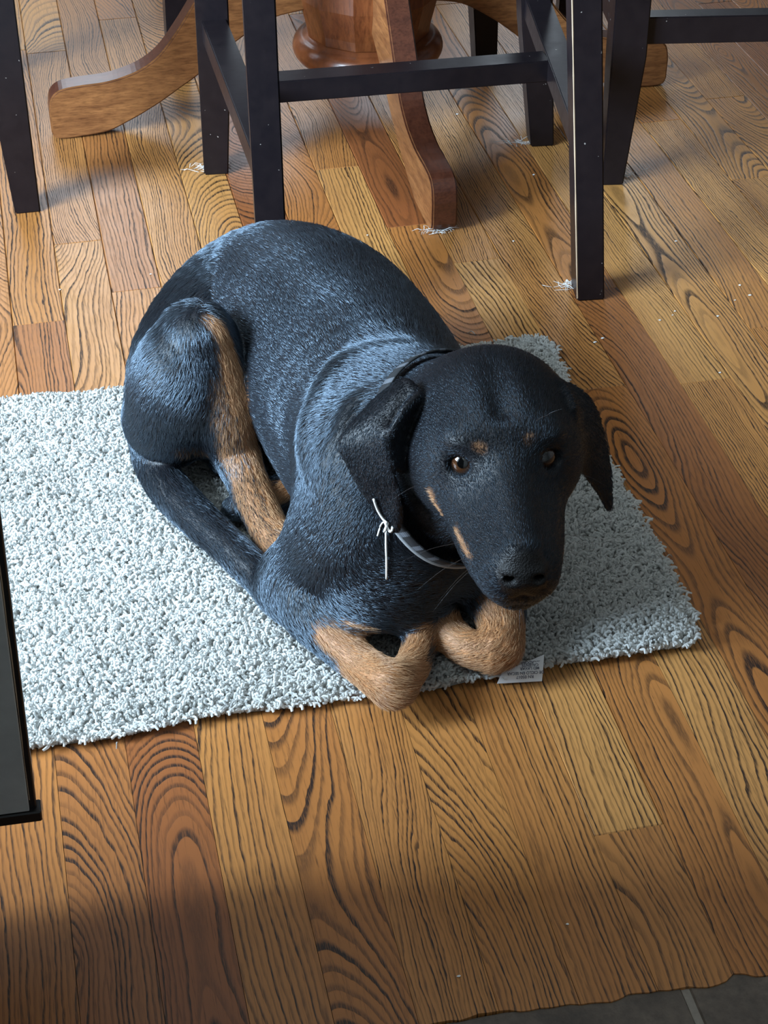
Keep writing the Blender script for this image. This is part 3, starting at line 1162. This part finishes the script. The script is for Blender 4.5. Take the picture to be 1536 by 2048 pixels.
def fur():
    tri = np.vstack([DQ[:, [0, 1, 2]], DQ[:, [0, 2, 3]]])
    p = DV[tri]
    nr = np.cross(p[:, 1] - p[:, 0], p[:, 2] - p[:, 0])
    ar = np.linalg.norm(nr, axis=1)
    nr = nr / (ar[:, None] + 1e-15)
    cen = p.mean(1)
    wgt = ar * np.where(cen[:, 2] < RUG_TOP + .004, 0, 1)
    hd = np.linalg.norm(cen - Hd(0, 0, -.02), axis=1) < .14
    wgt = wgt * np.where(hd, 1.7, 1.0)
    N = 260000
    pick = rng.choice(len(tri), N, p=wgt / wgt.sum())
    u = rng.random((N, 2)); fl = u.sum(1) > 1; u[fl] = 1 - u[fl]
    q = p[pick]
    root = q[:, 0] + u[:, :1] * (q[:, 1] - q[:, 0]) + u[:, 1:] * (q[:, 2] - q[:, 0])
    # vertex normals interpolated
    vn = np.zeros_like(DV)
    for i in range(3): np.add.at(vn, tri[:, i], nr * ar[:, None])
    vn /= np.linalg.norm(vn, axis=1, keepdims=True) + 1e-15
    tv = vn[tri[pick]]
    nn = tv[:, 0] * (1 - u.sum(1))[:, None] + tv[:, 1] * u[:, :1] + tv[:, 2] * u[:, 1:]
    nn /= np.linalg.norm(nn, axis=1, keepdims=True) + 1e-15
    # lie of the coat: blend of the directions of the nearest body masses
    flow = np.zeros((N, 3)); R32 = root.astype(np.float32)
    for pr, mode, k in OPS:
        if mode < 0: continue
        inb = ((R32 > pr.lo - .03) & (R32 < pr.hi + .03)).all(1)
        if not inb.any(): continue
        d_, v_ = pr.d(R32[inb], True)
        flow[inb] += getattr(pr, 'fl', 1) * v_ * np.exp(-np.maximum(d_, -.004) / .007)[:, None]
    keep = nose_w(root) < .3
    for ec, ax, sgn in EYES: keep &= np.linalg.norm(root - ec - ax * .006, axis=1) > .0105
    lowf = np.stack([np.sin(root @ np.array(w_) + ph) for w_, ph in (((61, 23, 47), 0.), ((-31, 67, 29), 1.), ((43, -37, 71), 2.))], 1) * .16
    flow /= np.linalg.norm(flow, axis=1, keepdims=True) + 1e-9
    flow = flow + lowf + rng.normal(0, .14, (N, 3))
    flow -= (flow * nn).sum(1)[:, None] * nn
    flow /= np.linalg.norm(flow, axis=1, keepdims=True) + 1e-9
    dist = np.linalg.norm(root - Hd(.02, 0, -.03), axis=1)
    ln = np.clip(.0038 + (dist - .06) * .035, .0034, .0088) * rng.uniform(.7, 1.2, N)
    R1 = root.astype(np.float32)
    ed0 = np.minimum(np.minimum(ear_r.d(R1), ear_r2.d(R1)), ear_l.d(R1))
    ln = np.where(ed0 < .003, ln * .55, ln)
    lift = rng.uniform(.10, .24, N)
    pts = np.stack([root - nn * .0004, root + (flow * .45 + nn * lift[:, None] * .75) * ln[:, None], root + (flow * 1.0 + nn * lift[:, None]) * ln[:, None]], 1)
    pts = pts[keep]
    rad = np.array([.00016, .00013, .00004])[None] * rng.uniform(.8, 1.2, (len(pts), 1))
    tn = np.clip(tan_of(root[keep]) , 0, 1)
    tn = np.where(rng.random(len(tn)) < tn * 1.15, np.clip(tn * 1.15, 0, 1), 0) * (tn > .05)
    gl = np.clip(.08 + (dist[keep] - .11) * 9, .08, .95)
    ed = ed0[keep]
    gl = np.where(ed < .003, .06, gl)
    # whiskers and brow hairs
    wk = []
    for sgn in (-1, 1):
        for a_, d_, L in (((.060, .036, -.055), (.2, .9, -.35), .045), ((.068, .034, -.062), (.4, .8, -.5), .04), ((.05, .038, -.048), (0, 1, -.15), .05), ((.074, .03, -.052), (.5, .75, -.3), .04),
                          ((.004, .024, .030), (.5, .35, .6), .022), ((-.004, .030, .028), (.3, .6, .6), .024), ((-.03, .062, -.035), (.1, .9, -.3), .03), ((.085, .012, -.085), (.5, .2, -.8), .02), ((.09, .0, -.084), (.7, .1, -.7), .018)):
            p0 = Hd(a_[0], sgn * a_[1], a_[2]); v_ = HR @ np.array([d_[0], sgn * d_[1], d_[2]]); v_ /= np.linalg.norm(v_)
            wk.append([p0, p0 + v_ * L * .5, p0 + v_ * L + np.array([0, 0, -.15 * L])])
    wk = np.array(wk)
    pts = np.vstack([pts, wk]); rad = np.vstack([rad, np.tile([.00011, .00008, .00003], (len(wk), 1))])
    tn = np.r_[tn, np.full(len(wk), .12)]; gl = np.r_[gl, np.full(len(wk), .5)]
    return pts, rad, tn, gl


def tan_of(q): return coat_colour(q)
def nose_w(q): return sstep(seg_d(q, Hd(.110, 0, -.0455), Hd(.113, 0, -.051), .0178, .0152), .003)


def fur_material():
    t = NT('short_glossy_hair')
    a = t.n('ShaderNodeAttribute', attribute_name='tan').outputs['Fac']
    hi = t.n('ShaderNodeHairInfo')
    tanc = t.mix(hi.outputs['Random'], (.58, .34, .18, 1), (.34, .165, .075, 1))
    blk = t.mix(hi.outputs['Random'], (.003, .003, .004, 1), (.010, .010, .012, 1))
    t.b.inputs['Specular Tint'].default_value = (.62, .80, 1.0, 1)
    return t.set(col=t.mix(a, blk, tanc), rough=.36, spec=.5, ior=t.math('ADD', 1.42, t.math('MULTIPLY', t.n('ShaderNodeAttribute', attribute_name='gloss').outputs['Fac'], t.math('SUBTRACT', 1.0, a))))


M['fur'] = fur_material()
fp, fr_, ft, fg = fur()
fo, fc = curves_obj('fur', fp, fr_, M['fur'], dog)
fa = fc.attributes.new('tan', 'FLOAT', 'CURVE'); fa.data.foreach_set('value', ft.astype(np.float32))
fa = fc.attributes.new('gloss', 'FLOAT', 'CURVE'); fa.data.foreach_set('value', fg.astype(np.float32))
tag(fo, kind='stuff')
print('fur', len(fp), time.time() - _t0)
# ------------------------------------------------------------------ rug
RX0, RX1, RY0, RY1 = -.36, .512, 1.004, 1.508
rug = empty('bath_rug', ((RX0 + RX1) / 2, (RY0 + RY1) / 2, 0))
tag(rug, 'pale grey shaggy rug under the dog', 'rug')
RINV = Matrix.Translation(rug.location).inverted()


def rug_warp(x, y):
    """the rug is not quite square and its hem wanders a little"""
    u = (x - RX0) / (RX1 - RX0); v = (y - RY0) / (RY1 - RY0)
    dx = .012 * v * u + .004 * np.sin(v * 7) * u
    dy = .003 * np.sin(u * 19 + 1) * (v * 2 - 1) + .002 * np.sin(u * 41)
    return x + dx, y + dy


def rug_outline(n=60, cr=.022):
    pts = []
    def side(a, b, k):
        for t_ in np.linspace(0, 1, k, endpoint=False): pts.append((a[0] + (b[0] - a[0]) * t_, a[1] + (b[1] - a[1]) * t_))
    def corner(cx_, cy_, a0):
        for t_ in np.linspace(0, 1, 7, endpoint=False):
            a_ = a0 + t_ * math.pi / 2
            pts.append((cx_ + cr * math.cos(a_), cy_ + cr * math.sin(a_)))
    side((RX0 + cr, RY0), (RX1 - cr, RY0), n); corner(RX1 - cr, RY0 + cr, -math.pi / 2)
    side((RX1, RY0 + cr), (RX1, RY1 - cr), 30); corner(RX1 - cr, RY1 - cr, 0)
    side((RX1 - cr, RY1), (RX0 + cr, RY1), n); corner(RX0 + cr, RY1 - cr, math.pi / 2)
    side((RX0, RY1 - cr), (RX0, RY0 + cr), 30); corner(RX0 + cr, RY0 + cr, math.pi)
    return [tuple(float(c) for c in rug_warp(*p)) for p in pts]


t = NT('rug_backing'); M['rug_back'] = t.set(col=(.32, .31, .29), rough=.95)
bm = bmesh.new()
ol = [(x + (.006 if x < .07 else -.006) * (1 if abs(x - .07) > .42 else 0), y + (.006 if y < 1.26 else -.006) * (1 if abs(y - 1.26) > .24 else 0)) for x, y in rug_outline()]
lo_ = [bm.verts.new((x, y, .0006)) for x, y in ol]; hi_ = [bm.verts.new((x, y, .006)) for x, y in ol]
bm.faces.new(hi_); bm.faces.new(lo_[::-1])
for i in range(len(ol)):
    bm.faces.new((lo_[i], lo_[(i + 1) % len(ol)], hi_[(i + 1) % len(ol)], hi_[i]))
bmesh.ops.recalc_face_normals(bm, faces=bm.faces)
o = bm_obj('backing', bm, M['rug_back'], rug); o.matrix_parent_inverse = RINV


def pile():
    sp = .0025
    xs = np.arange(RX0 + .002, RX1 - .001, sp); ys = np.arange(RY0 + .002, RY1 - .001, sp)
    X, Y = np.meshgrid(xs, ys); X = X.ravel(); Y = Y.ravel()
    X = X + rng.normal(0, sp * .35, X.shape); Y = Y + rng.normal(0, sp * .35, Y.shape)
    cr = .022
    cx_ = np.clip(X, RX0 + cr, RX1 - cr); cy_ = np.clip(Y, RY0 + cr, RY1 - cr)
    ok = np.hypot(X - cx_, Y - cy_) < cr - .001
    X, Y = X[ok], Y[ok]
    X0, Y0 = X.copy(), Y.copy()
    X, Y = rug_warp(X, Y)
    # not where the dog lies
    f_ = field(np.stack([X, Y, np.full_like(X, RUG_TOP + .001)], 1).astype(np.float32))
    ok = f_ > -.003
    X, Y, X0, Y0, f_ = X[ok], Y[ok], X0[ok], Y0[ok], f_[ok]
    n = len(X)
    ht = .0085 * (1 + .16 * np.sin(Y0 * 190 + 2.2 * np.sin(X0 * 9)) + .14 * np.sin(X0 * 33 + 5 * Y0) * np.sin(Y0 * 27)) * rng.uniform(.75, 1.2, n)
    ht *= np.clip(.6 + f_ / .012, .6, 1)
    # clumped lean
    a_ = 2.2 * np.sin(X0 * 71 + 3 * np.sin(Y0 * 53)) + 2.0 * np.sin(Y0 * 83 + 2 * np.sin(X0 * 61)) + rng.normal(0, .9, n)
    ln = rng.uniform(.2, 1.0, n) * .0038
    ex = np.clip((X0 - (RX1 - .012)) / .012, 0, 1) - np.clip(((RX0 + .012) - X0) / .012, 0, 1)
    ey = np.clip((Y0 - (RY1 - .010)) / .010, 0, 1) - np.clip(((RY0 + .010) - Y0) / .010, 0, 1)
    lx, ly = np.cos(a_) * ln * (1 - .5 * np.abs(ex)) + ex * .0035, np.sin(a_) * ln * (1 - .5 * np.abs(ey)) + ey * .0035
    edge = np.maximum(np.abs(ex), np.abs(ey))
    ht *= 1 - .35 * edge
    cu = rng.normal(0, .0016, (n, 2))
    z0 = .0045
    pts = np.stack([np.stack([X, Y, np.full(n, z0)], 1),
                    np.stack([X + lx * .25 + cu[:, 0], Y + ly * .25 + cu[:, 1], z0 + ht * .5], 1),
                    np.stack([X + lx * .7 - cu[:, 1] * .6, Y + ly * .7 + cu[:, 0] * .6, z0 + ht * .9], 1),
                    np.stack([X + lx * 1.25 - cu[:, 1] * 1.4, Y + ly * 1.25 + cu[:, 0] * 1.4, z0 + ht * rng.uniform(.72, 1.0, n)], 1)], 1)
    rad = np.array([.0010, .00125, .00125, .0009])[None] * rng.uniform(.75, 1.15, (n, 1))
    # a few long loose threads along the hems
    return pts, rad


t = NT('rug_yarn')
hi = t.n('ShaderNodeHairInfo')
yc = t.mix(hi.outputs['Random'], (.53, .525, .50, 1), (.65, .645, .615, 1))
M['yarn'] = t.set(col=yc, rough=.9, spec=.1)
tr = t.n('ShaderNodeBsdfTranslucent'); t.put(tr.inputs[0], yc)
mx = t.n('ShaderNodeMixShader'); mx.inputs[0].default_value = .3
t.t.links.new(t.b.outputs[0], mx.inputs[1]); t.t.links.new(tr.outputs[0], mx.inputs[2]); t.t.links.new(mx.outputs[0], t.out.inputs[0])
pp, pr_ = pile()
o, _ = curves_obj('pile', pp, pr_, M['yarn'], rug)
o.matrix_parent_inverse = RINV
tag(o, kind='stuff')
print('pile', len(pp))
# loose threads sticking out of the hem
for (x, y, dx, dy) in ((1332, 1115, 12, -2), (1318, 1165, 14, 6), (1112, 700, 14, -6), (235, 1485, -2, 12), (950, 668, -14, -2)):
    a_ = P(x, y, .010); b_ = P(x + dx, y + dy, .004)
    tm = tube_bm(catmull([a_, (a_ + b_) / 2 + (0, 0, .003), b_], 5), .0005, 5)
    o = bm_obj('loose_thread', tm, M['yarn'], rug); o.matrix_parent_inverse = RINV

# sewn-in care tag
t = NT('satin_tag'); M['tagcloth'] = t.set(col=(.78, .80, .82), rough=.5, sheen=.3)
M['ink'] = plain('tag_print', (.10, .11, .15), .7)
TB = [P(994, 1367, .0035), P(1084, 1362, .0035), P(1088, 1309, .0205), P(1004, 1345, .0105)]


def tag_pt(u, v, off=0.0):
    p = (np.array(TB[0]) * (1 - u) + np.array(TB[1]) * u) * (1 - v) + (np.array(TB[3]) * (1 - u) + np.array(TB[2]) * u) * v
    return p + np.array([0, -.0006, .0016]) * math.sin(v * math.pi) + np.array([0, -.45, .9]) * off


NU, NV = 8, 10
vs = [tag_pt(i / NU, j / NV, o_) for o_ in (0, -.0006) for j in range(NV + 1) for i in range(NU + 1)]
fs = []
q0 = (NU + 1) * (NV + 1)
for j in range(NV):
    for i in range(NU):
        a_ = j * (NU + 1) + i
        fs.append((a_, a_ + 1, a_ + NU + 2, a_ + NU + 1)); fs.append((q0 + a_, q0 + a_ + NU + 1, q0 + a_ + NU + 2, q0 + a_ + 1))
ctag = mesh_obj('care_tag', vs, fs, M['tagcloth'], rug); ctag.matrix_parent_inverse = RINV
tag(ctag, 'white printed care tag at the front hem')
ux = np.array(TB[0]) - np.array(TB[1]); wlen = np.linalg.norm(ux); ux /= wlen
uy = (np.array(TB[0]) + np.array(TB[1]) - np.array(TB[2]) - np.array(TB[3])); uy -= (uy @ ux) * ux; uy /= np.linalg.norm(uy)
un = np.cross(ux, uy)
for txt, v, size in (('RN 05017', .22, .0036), ('DE CICLO EN SECAR', .40, .0034), ('MD LAVAR', .58, .0034), ('CALIENTE', .74, .0032), ('SECADORA', .88, .0032)):
    cu = bpy.data.curves.new('lettering', 'FONT')
    cu.body = txt; cu.size = size; cu.align_x = 'CENTER'; cu.align_y = 'CENTER'; cu.offset = .00006; cu.extrude = .00004
    cu.materials.append(M['ink'])
    o = bpy.data.objects.new('lettering', cu); COL.objects.link(o)
    bpy.context.view_layer.update()
    tm_ = bpy.data.meshes.new_from_object(o.evaluated_get(bpy.context.evaluated_depsgraph_get()))
    bpy.data.objects.remove(o)
    tm_.name = 'lettering'
    o = link(bpy.data.objects.new('lettering', tm_), ctag)
    c_ = tag_pt(.60 if v < .5 else .68, v, .00035)
    o.matrix_local = Matrix(((ux[0], uy[0], un[0], c_[0]), (ux[1], uy[1], un[1], c_[1]), (ux[2], uy[2], un[2], c_[2]), (0, 0, 0, 1)))

# ------------------------------------------------------------------ collar and string
B_ = surf(880, 1116)
n0 = (np.array(W(790, 900, .155, 0)[:3]) + np.array(W(815, 1010, .115, 0)[:3])) / 2
n1 = (Hd(-.085, 0, -.022) + Hd(-.05, 0, -.05)) / 2
nrm_ = (n1 - n0) / np.linalg.norm(n1 - n0)
up_ = np.array([0, 0, 1.0]) - nrm_[2] * nrm_; up_ /= np.linalg.norm(up_)
axis_ = nrm_.copy()
c0 = n0 + axis_ * (((B_ - n0) @ nrm_) / (axis_ @ nrm_))
f1 = np.cross(nrm_, (0, 0, 1.0)); f1 /= np.linalg.norm(f1); f2 = np.cross(nrm_, f1)
ring_pts = []
NR = 72
for k in range(NR):
    a_ = 2 * math.pi * k / NR
    d_ = f1 * math.cos(a_) + f2 * math.sin(a_)
    ts = np.linspace(.03, .11, 161)
    f_ = field((c0 + ts[:, None] * d_).astype(np.float32))
    r_ = ts[np.argmax(f_ > 0)] if (f_ > 0).any() else .09
    ring_pts.append(r_)
r_ = np.array(ring_pts)
r_ = np.minimum(r_, np.median(r_) * 1.2)
for _ in range(6): r_ = (np.roll(r_, 1) + r_ * 2 + np.roll(r_, -1)) / 4
r_ = r_ + .0036
col = empty('dog_collar', tuple(c0))
CINV = Matrix.Translation(col.location).inverted()
tag(col, 'thin grey plaid dog collar around the neck of the dog', 'collar')
RP = np.array([c0 + r_[k] * (f1 * math.cos(2 * math.pi * k / NR) + f2 * math.sin(2 * math.pi * k / NR)) for k in range(NR)])
RD = np.array([(f1 * math.cos(2 * math.pi * k / NR) + f2 * math.sin(2 * math.pi * k / NR)) for k in range(NR)])


def plaid():
    t = NT('plaid_webbing')
    uv = t.n('ShaderNodeUVMap')
    sep = t.n('ShaderNodeSeparateXYZ'); t.put(sep.inputs[0], uv.outputs[0])
    a = t.math('GREATER_THAN', t.math('FRACT', t.math('MULTIPLY', sep.outputs[0], 30.0)), .7)
    b = t.math('GREATER_THAN', t.math('FRACT', t.math('MULTIPLY', sep.outputs[1], 5.0)), .5)
    c = t.math('MULTIPLY', a, t.math('ADD', .45, t.math('MULTIPLY', b, .55)))
    return t.set(col=t.mix(c, (.010, .011, .013, 1), (.12, .13, .15, 1)), rough=.7)


M['plaid'] = plaid()
M['grey_edge'] = plain('grey_webbing_edge', (.30, .31, .32), .5)
M['string'] = plain('white_string', (.78, .76, .72), .8)
bw = .013
bm = bmesh.new()
uvl = bm.loops.layers.uv.new('UVMap')
rows = []
for k in range(NR):
    p_ = RP[k]
    rows.append([bm.verts.new(tuple(p_ + nrm_ * h_ + RD[k] * o_)) for h_, o_ in ((0, 0), (0, .0018), (bw, .0018 - .0), (bw, 0))])
for k in range(NR):
    A2, B2 = rows[k], rows[(k + 1) % NR]
    for i in range(4):
        j = (i + 1) % 4
        f = bm.faces.new((A2[i], B2[i], B2[j], A2[j]))
        vv = {0: (0, 0), 1: (0, 1), 2: (1, 1), 3: (1, 0)}[i]
        for lp, (u_, v_) in zip(f.loops, ((k, vv[0]), (k + 1, vv[0]), (k + 1, vv[1]), (k, vv[1]))):
            lp[uvl].uv = (u_ / NR, v_)
bmesh.ops.recalc_face_normals(bm, faces=bm.faces)
o = bm_obj('band', bm, M['plaid'], col, True); o.matrix_parent_inverse = CINV
arc = [k for k in range(-NR // 2, NR + NR // 2) if RD[k % NR][2] < .15]
runs = [[arc[0]]]
for k in arc[1:]:
    if k == runs[-1][-1] + 1: runs[-1].append(k)
    else: runs.append([k])
run = max(runs, key=len)[:NR]
ep = np.array([RP[k % NR] + RD[k % NR] * .0016 for k in run])
o = bm_obj('edge_binding', tube_bm(ep, .0019, 8), M['grey_edge'], col, True); o.matrix_parent_inverse = CINV


kn = surf(776, 1052)
dk = float(np.dot(kn - CAM, RC[2])) - .004
st = empty('white_string', tuple(PD(776, 1052, dk)))
SINV = Matrix.Translation(st.location).inverted()
tag(st, 'thin white string knotted to the dog collar with a loose end hanging', 'string')
def strand(nm, pix, r):
    pts = [PD(x, y, float(np.dot(surf(x, y) - CAM, RC[2])) - o_) for x, y, o_ in pix]
    o = bm_obj(nm, tube_bm(catmull(pts, 5), r, 6), M['string'], st, True); o.matrix_parent_inverse = SINV
strand('hanging_end', [(772, 1062, .004), (772, 1090, .003), (773, 1120, .003), (773, 1158, .003)], .00095)
strand('short_end', [(770, 1042, .004), (762, 1050, .003), (755, 1072, .003)], .0008)
strand('loop', [(747, 998, .003), (755, 1020, .003), (766, 1038, .004), (774, 1046, .005)], .0010)
bm = bmesh.new()
kp = PD(777, 1052, dk + .001)
th = np.linspace(0, 4 * math.pi, 40)
kpts = [kp + RC[0] * .0032 * math.cos(a_) + RC[1] * .0045 * math.sin(a_ * 1.5) - RC[2] * .002 * math.sin(a_ * 2) for a_ in th]
bm.free()
o = bm_obj('knot', tube_bm(kpts, .0011, 6), M['string'], st, True); o.matrix_parent_inverse = SINV

# ------------------------------------------------------------------ cabinet at the near left
Z0 = .10
cb = P(85, 1641, Z0)
cab = empty('cabinet', (-.32, .42, 0))
KINV = Matrix.Translation(cab.location).inverted()
tag(cab, 'dark cabinet with its black-edged grey door standing open in front of the rug', 'cabinet')
t = NT('grey_panel'); tc = t.n('ShaderNodeTexCoord')
g = t.noise(tc.outputs['Object'], 40, 4, .6)
M['grey_panel'] = t.set(col=t.mix(t.mapr(g, .3, .75, 0, 1), (.5, .5, .48, 1), (.62, .62, .59, 1)), rough=.45)
M['black_trim'] = plain('black_trim', (.012, .010, .010), .4)


def cab_part(nm, x0, x1, y0, y1, z0, z1, mat, bev=.002, par=None):
    o = bm_obj(nm, box_bm(x0, x1, y0, y1, z0, z1, bev), mat, par or cab)
    if par is None: o.matrix_parent_inverse = KINV
    return o


X1, Y1 = cb[0], cb[1]
cab_part('body', -.46, -.17, .03, Y1 + .02, .09, .88, M['black_trim'])  # unseen body, added and sized to cast shade on the near-left floor
cab_part('plinth', -.44, -.20, .06, .80, 0, .09, M['black_trim'])
cab_part('worktop', -.48, -.16, .0, Y1 + .03, .88, .915, M['grey_panel'], .004)
dr = cab_part('door', -.17, X1 - .003, Y1 + .003, Y1 + .018, Z0 + .006, .74, M['black_trim'], .001)
cab_part('inner_panel', -.15, X1 - .0080, Y1 + .0005, Y1 + .004, Z0 + .0105, .72, M['grey_panel'], .0005, dr)
cab_part('bottom_rail', -.17, X1, Y1 - .001, Y1 + .012, Z0, Z0 + .010, M['black_trim'], .001, dr)
# the open door sags a little on its hinges
dr.matrix_parent_inverse = KINV @ Matrix.Translation((X1, Y1, Z0)) @ Matrix.Rotation(math.radians(2.2), 4, 'Y') @ Matrix.Translation((-X1, -Y1, -Z0))
# thin bare line where the paint has rubbed off beside the panel
zz = np.linspace(Z0 + .02, .7, 30)
bm = tube_bm([(X1 - .0073 + random.uniform(-.0002, .0002), Y1 + .0022, z) for z in zz], [random.choice((.0003, .0005, .0002)) for _ in zz], 5)
bm_obj('worn_line', bm, M['worn_edge'], dr)

# ------------------------------------------------------------------ dust
M['dust'] = plain('white_dust', (.75, .74, .72), .9)
dusts = [((415, 336), 46, .010, 'wisp of white dust at the foot of the stool leg beside the curved table foot'),
         ((1146, 572), 50, .010, 'wisp of white dust at the foot of the worn-edged stool leg'),
         ((1238, 354), 30, .009, 'wisp of white dust at the foot of the stool leg with a rail joining it'),
         ((868, 464), 40, .009, 'wisp of white dust at the toe of the table foot pointing at the dog'),
         ((1048, 286), 36, .010, 'wisp of white dust at the stool leg behind the worn-edged leg')]
for (px, py), n, sp_, lab in dusts:
    c_ = P(px, py, 0)
    a_ = rng.normal(0, sp_, (n, 3)) * [1.2, .45, 0]
    rt = np.array([c_[0], c_[1], .001]) + a_
    ang_ = rng.uniform(0, 6.28, n); ln_ = rng.uniform(.004, .014, n)
    d1 = np.stack([np.cos(ang_) * ln_, np.sin(ang_) * ln_ * .5, rng.uniform(.0005, .005, n)], 1)
    d2 = d1 * 1.5 + rng.normal(0, .003, (n, 3)); d2[:, 2] = np.abs(d2[:, 2]) * .5
    pts = np.stack([rt, rt + d1 * .6, rt + d1, rt + d2], 1)
    pts[:, :, 2] = np.maximum(pts[:, :, 2], .0008)
    o, _ = curves_obj('dust_wisp', pts, np.array([.00022, .0003, .0003, .00012])[None], M['dust'])
    tag(o, lab, 'dust', 'wisps of dust at the furniture feet')
# crumbs of lint on the boards
crumbs = bmesh.new()
for (px, py) in ((915, 228), (1352, 482), (1068, 349), (301, 548), (120, 579), (1435, 632), (1320, 640), (1350, 622), (1345, 630), (1190, 684), (1205, 676), (1440, 745), (918, 1952), (1135, 1848), (1027, 482), (735, 470), (1480, 570), (1500, 590), (1470, 600)):
    c_ = P(px, py, .0006)
    r = random.uniform(.0008, .0016)
    g_ = bmesh.ops.create_icosphere(crumbs, subdivisions=1, radius=r)
    for v in g_['verts']:
        v.co = Vector((v.co.x * random.uniform(.8, 2.0), v.co.y * 1.0, v.co.z * .5)) + Vector(c_)
tag(bm_obj('lint_crumbs', crumbs, M['dust']), 'specks of pale lint scattered over the wooden boards', 'lint', kind='stuff')
